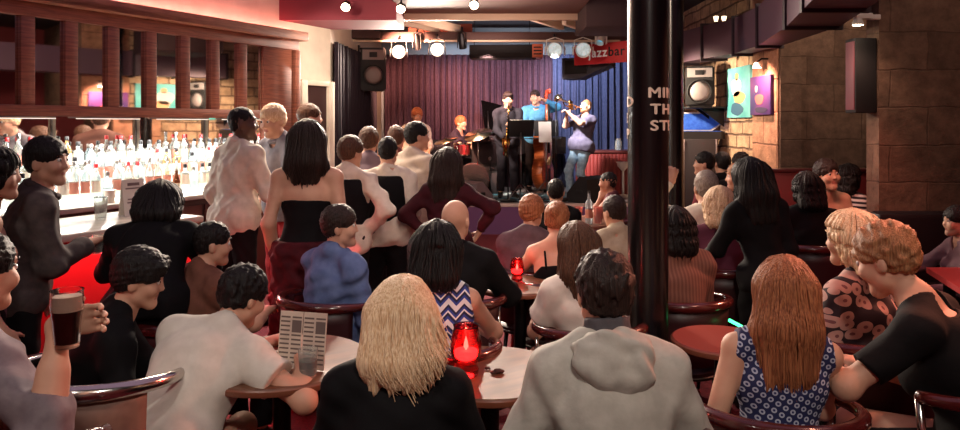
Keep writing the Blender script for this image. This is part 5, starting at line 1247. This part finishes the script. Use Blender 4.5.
tubeto(t, 'neck', [q0 - o_, (q0 + q1) / 2 + np.array([0, 0, .03]) - o_, q1 - o_], [.008, .01, .013], brass); tubeto(t, 'mouthpiece', [q0 - o_, q0 + (q1 - q0) * .12 - o_], [.009, .013], black_matt)
for k in range(7): 
    c = q1 + (q2 - q1) * (.12 + .12 * k) - o_ + np.array([-.01, -.03, 0]); MB().lathe([(.001, 0), (.014, 0), (.014, .006), (.001, .008)], c, n=10, rot=rotx(PI / 2)).build('key', brass, t)
bass = person('double bass player in blue shirt behind the music stands', (535, 90), 12.15, mode='stand', z0=SZ, top=('shirt', C_('teal_shirt', (70, 130, 168), (58, 112, 150), .2)), bottom=('trousers', blk2), hair=('short', 'dark'), vox=.013, face=180, head=(25, 6, 4), arms=({'t': (-.12, .36, 1.56), 'pole': (-1, 0, -.3), 'curl': 50}, {'t': (.1, .36, 1.08), 'curl': 40}), smin=.9)
t = empty('double_bass', (W(543, 0, 11.75)[0], 11.75, SZ), math.radians(32), 'orange brown double bass standing in front of the player in blue', 'double bass'); t.rotation_euler = (math.radians(-3), math.radians(6), math.radians(62))
B = SDF()
B.cap((0, -.04, .32), (0, .04, .32), .24, k=.04, flat=None)
B = SDF(); 
for zz, rx, rz in ((.36, .27, .27), (.88, .205, .22)): B.ell((0, 0, zz), (rx, .4, rz), k=.02)
B.ell((0, 0, .63), (.17, .4, .2), k=.06); B.half((0, -.095, 0), (0, -1, 0)); B.half((0, .095, 0), (0, 1, 0))
link('body', sdf_mesh('bass_body', B, .012), bassw, t)
MB().box((0, -.115, 1.15), (.05, .03, .9), .008).build('fingerboard', black_matt, t); MB().box((0, -.085, 1.33), (.045, .05, .5), .012).build('neck', bassw, t)
MB().prism([(-.09, -.1, .5), (.09, -.1, .5), (.05, -.16, .64), (-.05, -.16, .64)], (0, .015, .0)).build('bridge', M('bridge_wood', (206, 170, 120), .6), t); MB().box((0, -.12, .3), (.06, .02, .28), .006).build('tailpiece', black_matt, t)
tubeto(t, 'scroll', [(0, -.08, 1.55), (0, -.07, 1.68), (0, -.09, 1.76), (0, -.13, 1.77), (0, -.14, 1.73), (0, -.115, 1.72)], [.03, .03, .034, .034, .028, .02], M('scroll_wood', (206, 74, 48), .3), 10)
for k in range(4): tubeto(t, 'tuning_peg', [(-.08 if k % 2 else .08, -.075, 1.6 + .03 * k), (0, -.075, 1.6 + .03 * k)], .008, brass); tubeto(t, 'string', [(-.02 + .013 * k, -.13, .44), (-.03 + .02 * k, -.165, .64), (-.015 + .01 * k, -.132, 1.58)], .002, steel, 5)
tubeto(t, 'endpin', [(0, 0, .1), (0, 0, .0)], .008, steel)
tr = person('trumpet player in grey top and pale jeans leaning back', (586, 107), 10.8, mode='stand', z0=SZ, top=('shortsleeve', C_('slate_top', (92, 86, 104), (80, 74, 92), .2)), bottom=('trousers', jean_pale), hair=('buzz', 'light'), vox=.011, face=-128, head=(0, -16, 0), lean=(-13, 0), hunch=6, arms=({'t': (-.05, .34, 1.50), 'pole': (-.6, 0, -1), 'curl': 45}, {'t': (.06, .28, 1.48), 'pole': (.6, 0, -1), 'curl': 45}), legs=[((-.1, .12, .5), (-.12, -.06, .085)), ((.1, .2, .52), (.12, .12, .085))], beard='light', smin=.9, w=1.2, sw=.19)
H = headop(tr[1]); m0 = local_world(tr, H(0, .11, -.066)); dirv = local_world(tr, H(0, .5, -.02)) - local_world(tr, H(0, 0, -.02)); dirv /= np.linalg.norm(dirv); up_ = np.array([0, 0, 1.])
t = empty('trumpet', m0, 0, 'silvery brass trumpet raised by the leaning player', 'trumpet')
tubeto(t, 'lead_pipe', [dirv * 0, dirv * .36, dirv * .4 - up_ * .03, dirv * .36 - up_ * .06, dirv * .12 - up_ * .06, dirv * .1 - up_ * .03, dirv * .14], .008, brass)
tubeto(t, 'bell', [dirv * .14, dirv * .36, dirv * .46, dirv * .51, dirv * .53], [.009, .014, .026, .045, .062], M('bell_silver', (222, 206, 180), .2, metal=1), 18)
for k in range(3): tubeto(t, 'valve', [dirv * (.2 + .03 * k) - up_ * .09, dirv * (.2 + .03 * k) + up_ * .05], .012, brass)
tubeto(t, 'mouthpiece', [dirv * -.012, dirv * .05], [.012, .006], brass)
dr = person('drummer with ginger hair in dark T-shirt playing behind the kit', (461, 116), 12.2, z0=SZ, top=('tee', C_('ink_tee', (52, 40, 52), None)), bottom=('trousers', blk2), hair=('short', 'ginger', 0, .006), vox=.012, face=118, head=(4, 4, 0), lean=(4, 0), arms=({'t': (-.14, .44, .86)}, {'t': (.14, .44, .9)}), smin=.9)
gt = person('fair haired musician in white shirt at the back left of the stage', (417, 108), 12.3, mode='sit', z0=SZ, top=('shirt', wshirt), bottom=('trousers', blk2), hair=('short', 'ginger', 0, .008), vox=.012, face=150, head=(15, 14, 0), lean=(10, 0), arms=('lap', 'lap'), smin=.9)
for pp, lab in ((dr, 'round drum stool under the drummer'), (gt, 'round stool under the fair haired musician')):
    b = pp[0]; t = empty('stool', (b.location.x, b.location.y, SZ), 0, lab, 'stool'); MB().lathe([(.01, .34), (.16, .34), (.17, .37), (.16, .41), (.01, .415)], n=20).build('seat', vinyl, t); MB().lathe([(.022, .05), (.022, .34)], n=10).build('post', chrome, t)
    for k in range(3): tubeto(t, 'leg', [(0, 0, .12), (.2 * math.cos(k * 2.1), .2 * math.sin(k * 2.1), .0)], .012, chrome)
shell = M('drum_shell', (150, 44, 50), .25, coat=.5); skinm = M('drum_skin', (226, 214, 204), .5)
def drum(name, loc, r, h, label, rot=None, stand=True):
    t = empty(name, loc, 0, label, 'drum'); MB().lathe([(r, 0), (r, h)], n=28, rot=rot, cap=False).build('shell', shell, t)
    MB().lathe([(.001, h - .006), (r * .985, h - .006), (r * .985, h), (.001, h + .002)], n=28, rot=rot).build('skin', skinm, t); MB().lathe([(.001, .004), (r * .98, .004), (r * .98, .0), (.001, .0)], n=28, rot=rot).build('bottom_skin', skinm, t)
    for z in (0.005, h - .005): MB().lathe([(r * 1.0, z - .012), (r * 1.035, z - .012), (r * 1.035, z + .012), (r * 1.0, z + .012)], n=28, rot=rot).build('hoop', chrome, t)
    for k in range(6):
        a_ = k * PI / 3; pts = [Vector((r * 1.02 * math.cos(a_), r * 1.02 * math.sin(a_), .01)), Vector((r * 1.02 * math.cos(a_), r * 1.02 * math.sin(a_), h - .01))]
        if rot is not None: pts = [rot @ p for p in pts]
        tubeto(t, 'lug', pts, .007, chrome, 6)
    if stand:
        for k in range(3): tubeto(t, 'stand_leg', [(0, 0, -.02), (0, 0, -(loc[2] - SZ) * .5), (.2 * math.cos(k * 2.1), .2 * math.sin(k * 2.1), -(loc[2] - SZ) + .005)], .009, chrome)
    return t
kx = W(470, 0, 11.8)[0]
drum('bass_drum', (kx + .05, 11.75, SZ + .27), .26, .38, 'large bass drum facing the room beside the amplifier stack', rotx(PI / 2), False)
for sx in (-1, 1): tubeto(bpy.data.objects['bass_drum'], 'spur', [(sx * .2, -.3, -.12), (sx * .3, -.34, -.265)], .009, chrome)
drum('snare_drum', (kx + .32, 12.0, SZ + .55), .17, .14, 'shallow snare drum nearest the drummer')
drum('tom_drum', (kx - .14, 11.85, SZ + .66), .14, .2, 'small tom drum above the bass drum'); drum('floor_tom', (kx - .42, 11.9, SZ + .32), .19, .36, 'deep floor tom at the left of the kit')
def cymbal(loc, r, tilt, label):
    t = empty('cymbal', loc, 0, label, 'cymbal'); q = rotx(math.radians(tilt)) @ roty(math.radians(-14)); MB().lathe([(.002, .03), (.03, .025), (.045, .008), (r, -.012), (r, -.015), (.045, .004), (.002, .02)], n=36, rot=q).build('plate', M('cymbal_brass', (222, 206, 176), .22, metal=1), t, smooth=True)
    h = loc[2] - SZ; tubeto(t, 'pole', [(0, 0, .05), (0, 0, -h * .75)], .01, chrome)
    for k in range(3): tubeto(t, 'leg', [(0, 0, -h * .7), (.22 * math.cos(k * 2.1), .22 * math.sin(k * 2.1), -h + .005)], .009, chrome)
cymbal(W(478, 134, 11.5), .24, 22, 'large tilted cymbal catching the light beside the drummer'); cymbal(W(446, 140, 11.6), .2, 12, 'smaller cymbal at the left of the drum kit')
tubeto(empty('drumstick', hand_world(dr, 1), 0, 'pale drumstick in the drummer right hand', 'drumstick'), 'stick', [(-.1, .03, -.02), (.3, -.1, .06)], [.008, .005], M('stick_wood', (216, 190, 150), .6))
# amplifiers
def amp(name, loc, w, d, h, label, rz=0, knobs=6):
    t = empty(name, loc, rz, label, 'amplifier'); MB().box((0, 0, h / 2), (w, d, h), .012).build('cabinet', black_matt, t); MB().box((0, -d / 2 - .003, h * .4), (w * .88, .008, h * .66), .003).build('grille', M('amp_cloth', (40, 32, 36), .9, bump=.4, scale=200), t); cp_ = MB().box((0, -d / 2 - .003, h * .87), (w * .88, .01, h * .13), .003).build('control_panel', M('amp_panel', (70, 62, 64), .4, metal=.6), t)
    for k in range(knobs): MB().lathe([(.011, 0), (.01, .02), (.001, .021)], (-w * .36 + k * w * .72 / (knobs - 1), -d / 2 - .008, h * .87), n=10, rot=rotx(PI / 2)).build('knob', chrome, cp_)
    return t
ax = W(487, 0, 11.9)[0]
amp('bass_amplifier', (ax, 12.0, SZ), .52, .38, .5, 'lower black amplifier of the stack left of the saxophonist'); amp('bass_amplifier', (ax, 12.0, SZ + .5005), .52, .38, .48, 'upper black amplifier of the stack left of the saxophonist')
MB_ = MB().box((0, -.19, .8), (.05, .012, .02)); o = MB_.build('pilot_light', M('pilot_red', (255, 60, 50), .4, emit=6), None); o.location = (ax - .1, 12.0 - .006, SZ); bpy.data.objects.remove(o)
amp('guitar_amplifier', (W(466, 0, 12.7)[0], 12.8, SZ), .6, .32, .95, 'tall dark amplifier behind the drummer against the curtain'); amp('guitar_amplifier', (W(432, 0, 12.7)[0], 12.8, SZ), .5, .3, .9, 'brown fronted amplifier at the back left of the stage')
# grand piano in shadow behind the players
t = empty('grand_piano', (W(525, 0, 12.75)[0], 12.75, SZ), 0, 'black grand piano with raised lid behind the saxophonist and bassist', 'piano')
out = [(-.72, -.35), (.5, -.35), (.72, -.2), (.72, .2), (.4, .36), (-.72, .36)]
MB().prism([(x, y, .66) for x, y in out], (0, 0, .3)).build('body', black_paint, t); lid = MB(); lid.prism([(-.72, .36, 1.0), (.6, .36, 1.0), (.5, .1, 1.3), (-.78, -.1, 1.62), (-.8, .0, 1.62)], (0, .025, .0)); lid.build('lid', black_paint, t)
for x, y in ((-.6, -.2), (.5, -.15), (0, .25)): MB().lathe([(.03, 0), (.045, .1), (.06, .66)], (x, y, 0), n=12).build('leg', black_paint, t)
tubeto(t, 'lid_prop', [(-.66, -.1, .96), (-.68, .05, 1.45)], .012, black_metal)
# music stands, microphones, monitors
def music_stand(x, y, label, rz, papers):
    t = empty('music_stand', (x, y, SZ), rz, label, 'music stand'); q = rotx(math.radians(-22))
    MB().box((0, 0, 1.12), (.4, .012, .28), .004, q).build('desk', black_matt, t); MB().box((0, .075, .965), (.5, .06, .012), .003).build('ledge', black_matt, t)
    tubeto(t, 'pole', [(0, -.02, 1.06), (0, -.02, .25)], .012, steel)
    for k in range(3): tubeto(t, 'leg', [(0, -.02, .28), (.26 * math.cos(k * 2.1 + .5), .26 * math.sin(k * 2.1 + .5), .0)], .009, steel)
    return t
music_stand(W(521, 0, 10.85)[0], 10.85, 'black music stand in front of the saxophonist', PI + .05, 1)
music_stand(W(547, 0, 11.2)[0], 11.35, 'music stand with white sheets in front of the double bass', PI - .2, 1)
for px, py, Yq, rz, lab in ((545, 132, 11.13, -.2, 'white sheet music hanging over the right hand music stand'), (520, 122, 10.98, .05, 'sheet music lying along the top of the black music stand')):
    p = W(px, py, Yq); o = MB().box((0, 0, 0), (.2, .003, .34) if px > 530 else (.34, .004, .07), 0, rotx(math.radians(16))).build('sheet_music', M('sheet_white', (226, 216, 206), .8)); o.location = p; o.rotation_euler.z = rz; tag(o, lab, 'sheet music')
def mic_stand(x, y, h, label, boom=None):
    t = empty('microphone_stand', (x, y, SZ), 0, label, 'microphone stand'); tubeto(t, 'pole', [(0, 0, .02), (0, 0, h)], .011, black_metal); MB().lathe([(.13, 0), (.13, .02), (.02, .03)], n=20).build('base', black_metal, t)
    e_ = np.array([0, 0, h])
    if boom is not None: tubeto(t, 'boom', [e_, e_ + boom], .009, black_metal); e_ = e_ + boom
    tubeto(t, 'microphone', [e_, e_ + np.array([0, .12, .03])], [.014, .022], steel, 10)
mic_stand(W(508, 0, 10.75)[0], 10.75, 1.28, 'straight microphone stand before the saxophonist'); mic_stand(W(556, 0, 10.9)[0], 10.9, 1.5, 'tall boom microphone stand left of the trumpeter', np.array([.1, .1, .12])); mic_stand(W(490, 0, 11.0)[0], 11.0, .62, 'short microphone stand in front of the amplifier stack')
def wedge(x, y, rz, label, m):
    t = empty('stage_monitor', (x, y, SZ), rz, label, 'loudspeaker'); MB().prism([(-.3, -.2, 0), (-.3, .22, 0), (-.3, .2, .14), (-.3, -.05, .4), (-.3, -.2, .36)], (.6, 0, 0)).build('cabinet', m, t)
    q = Matrix.Rotation(math.radians(-46), 3, 'X'); MB().box((0, .085, .275), (.52, .012, .3), .004, Matrix.Rotation(math.radians(44), 3, 'X')).build('grille', M('monitor_grille', (64, 60, 68), .7), t)
    for sx in (-1, 1): MB().box((sx * .302, -.05, .17), (.008, .12, .06), .003).build('handle', black_matt, t)
wedge(W(590, 0, 10.75)[0], 10.75, math.radians(40), 'black wedge monitor at the stage edge by the trumpeter', black_matt)
wedge(W(478, 0, 10.72)[0] - .05, 10.75, math.radians(-50), 'grey sided wedge monitor at the stage edge left of the saxophonist', M('monitor_grey', (120, 104, 108), .7)); bpy.data.objects['stage_monitor.001'].scale = (.8, .8, .8)
def cable(pts, label): o = MB().tube(pts, .008, n=6).build('cable', M('cable_black', (22, 20, 22), .6), smooth=True); tag(o, label, 'cable', 'cables on the stage')
rg = np.random.RandomState(3)
for k, lab in enumerate(('black cable looping around the microphone stand base', 'black cable trailing to the stage edge below the music stand', 'black cable curling beside the bass player')):
    x0 = (.35, .62, 1.0)[k]; cable([(x0 + .16 * math.sin(i * .8 + k) + .03 * i, 10.6 + .05 * i + .06 * math.cos(i * 1.1 + k), SZ + .014) for i in range(12)], lab)
# ------------------------------------------------------------------ lights, camera
def lamp(kind, loc, energy, color, size=.1, aim=None, spot=60, blend=.5, shape=None, sy=None):
    L = bpy.data.lights.new('lamp_light', kind); L.energy = energy; L.color = color
    if kind == 'AREA':
        L.size = size
        if sy: L.shape = 'RECTANGLE'; L.size_y = sy
    else: L.shadow_soft_size = size
    if kind == 'SPOT': L.spot_size = math.radians(spot); L.spot_blend = blend
    o = bpy.data.objects.new('lamp_light', L); COL.objects.link(o); o.location = tuple(float(v) for v in loc)
    if aim is not None:
        o.rotation_euler = (Vector([float(v) for v in aim]) - o.location).to_track_quat('-Z', 'Y').to_euler()
    return o
warm = (1, .78, .56); red = (1, .08, .1); pinkl = (1, .3, .3); cool = (.62, .8, 1); neutral = (1, .9, .8)
# house lamps above and behind the front rows
lamp('SPOT', (.5, -.4, 3.3), 170, neutral, .12, (.3, 2.3, .9), 75, .8)
lamp('SPOT', (-1.6, .2, 3.3), 100, neutral, .12, (-.9, 2.6, .9), 62, .8)
lamp('SPOT', (2.1, 1.0, 3.35), 44, (1, .72, .55), .1, (1.2, 2.6, .8), 62, .8)
lamp('SPOT', (.2, 2.8, 3.4), 90, (1, .7, .58), .1, (.2, 4.4, .6), 70, .8)
# red light: strip under the bar top, added unseen spots for a red wash
lamp('AREA', BW(-.35, 2.2, 1.02), 24, red, 3.0, BW(-.35, 2.6, 0), sy=.1)
lamp('SPOT', (-.66, 2.95, 3.35), 90, red, .05, (-.63, 2.97, 0), 17, .5)
lamp('SPOT', BW(-.03, 2.32, .9), 160, red, .06, (-.2, 4.7, .2), 60, .7)
lamp('SPOT', (-1.35, 4.6, .95), 170, red, .06, (-.5, 2.9, -.3), 50, .7)
lamp('SPOT', (3.7, 4.3, 2.7), 520, (1, .3, .18), .1, (1.6, 2.7, 1.1), 50, .7)
lamp('SPOT', (3.9, 3.0, 3.0), 120, (1, .16, .12), .1, (3.0, 4.0, .7), 60, .7)
lamp('SPOT', (2.2, 4.7, 2.38), 75, (1, .3, .2), .1, (2.8, 5.7, 1.05), 56, .7)
lamp('SPOT', (2.1, 2.3, 3.3), 110, (1, .36, .22), .1, (1.55, 2.65, 1.1), 44, .7)
# bar
lamp('AREA', BW(.4, .32, 1.66), 75, (1, .96, .9), 2.6, BW(.4, .5, .9), sy=.12)  # added light that goes with the added strip under the cabinet
lamp('AREA', BW(.5, 1.0, 3.0), 95, (1, .78, .58), .5, BW(.75, 2.9, 1.2))
# stage lamps
for px, py, e in ((399, 51, 900), (437, 49, 900)):
    p = W(px, py, 10.2); lamp('SPOT', p, e, (1, .8, .66), .08, (p[0] * .6, 5.5, .9), 90, .8)
lamp('SPOT', (-1.2, 9.9, 2.9), 1500, (1, .5, .32), .08, (-.7, 13, 1.6), 80, .7)
lamp('SPOT', (.1, 10.4, 2.58), 380, (1, .56, .5), .08, (.2, 13, 1.8), 70, .7)
lamp('SPOT', (-.3, 10.2, 2.62), 650, (1, .84, .7), .08, (.3, 11.4, 1.7), 46, .6)
lamp('SPOT', (.7, 9.9, 2.6), 900, (1, .95, .94), .08, (1.62, 10.8, 1.75), 44, .6)
lamp('SPOT', (1.1, 10.2, 2.62), 330, (1, .92, .9), .08, (1.0, 11.9, 1.7), 50, .6)
lamp('SPOT', (1.25, 11.4, 3.2), 420, (.66, .78, 1), .08, (2.0, 13.1, 1.9), 80, .7)
lamp('SPOT', (-.6, 10.0, 3.0), 900, (1, .6, .4), .08, (-.9, 12.3, 1.4), 40, .7)
lamp('SPOT', (.6, 10.9, 3.0), 300, (.75, .86, 1), .08, (.6, 13.4, 3.2), 90, .7)
# right wall
p = W(757, 68, 7.8); lamp('SPOT', (p[0] - .12, p[1], p[2] + .05), 120, (1, .56, .4), .04, (3.3, 8.2, 1.4), 140, .8)
lamp('SPOT', (2.0, 9.3, 2.3), 260, (1, .8, .56), .06, (3.3, 9.2, 1.5), 110, .7)
p = W(858, 27, 5.4); lamp('SPOT', (p[0], p[1] - .05, p[2]), 15, (1, .6, .42), .04, (3.0, 5.6, .6), 120, .8)
lamp('SPOT', (3.7, 6.2, 3.35), 75, (1, .72, .54), .1, (3.8, 7.65, 1.9), 110, .9)  # added unseen lamp to brighten the stone return wall
lamp('SPOT', (3.3, 3.6, 3.35), 38, (1, .72, .54), .1, (3.9, 5.6, 2.0), 80, .9)
# soffit spots
for px, py in ((346, 6), (401, 8), (474, 4)):
    p = W(px, py, 7.6); lamp('SPOT', p, 300, (1, .82, .66), .05, (p[0], 3.5, .9), 80, .8)
lamp('AREA', (.1, 7.2, 2.6), 12, (1, .72, .6), .5, (.1, 8.3, 3.1))
lamp('AREA', (.1, 9.75, 2.75), 26, (1, .74, .62), .9, (.1, 9.8, 3.4))  # added unseen uplight that brightens the joists
lamp('SPOT', (-1.2, 7.2, 2.5), 110, (1, .84, .66), .1, (-2.0, 8.5, 2.4), 60, .8)  # added unseen spot that brightens the cream wall by the door
lamp('AREA', (0, 4.5, 3.42), 48, (.72, .48, .68), 6, (0, 4.5, 0))  # added purple fill over the whole room, lifts the dark tones
wd = bpy.data.worlds.new('room_air'); SC.world = wd; wd.use_nodes = True
wd.node_tree.nodes['Background'].inputs['Color'].default_value = (.05, .03, .045, 1); wd.node_tree.nodes['Background'].inputs['Strength'].default_value = .5
cam = bpy.data.cameras.new('camera'); co = bpy.data.objects.new('camera', cam); COL.objects.link(co); SC.camera = co
co.location = (0, 0, EYE); co.rotation_euler = (PI / 2, 0, 0); cam.sensor_width = 36; cam.lens = 36 * F / 960; cam.shift_y = -(215 - HY) / 960; cam.clip_start = .05
SC.view_settings.view_transform = 'Standard'; SC.view_settings.look = 'None'; SC.view_settings.exposure = 0; SC.view_settings.gamma = 1
SC.cycles.max_bounces = 8; SC.cycles.use_denoising = True; SC.cycles.sample_clamp_indirect = 6
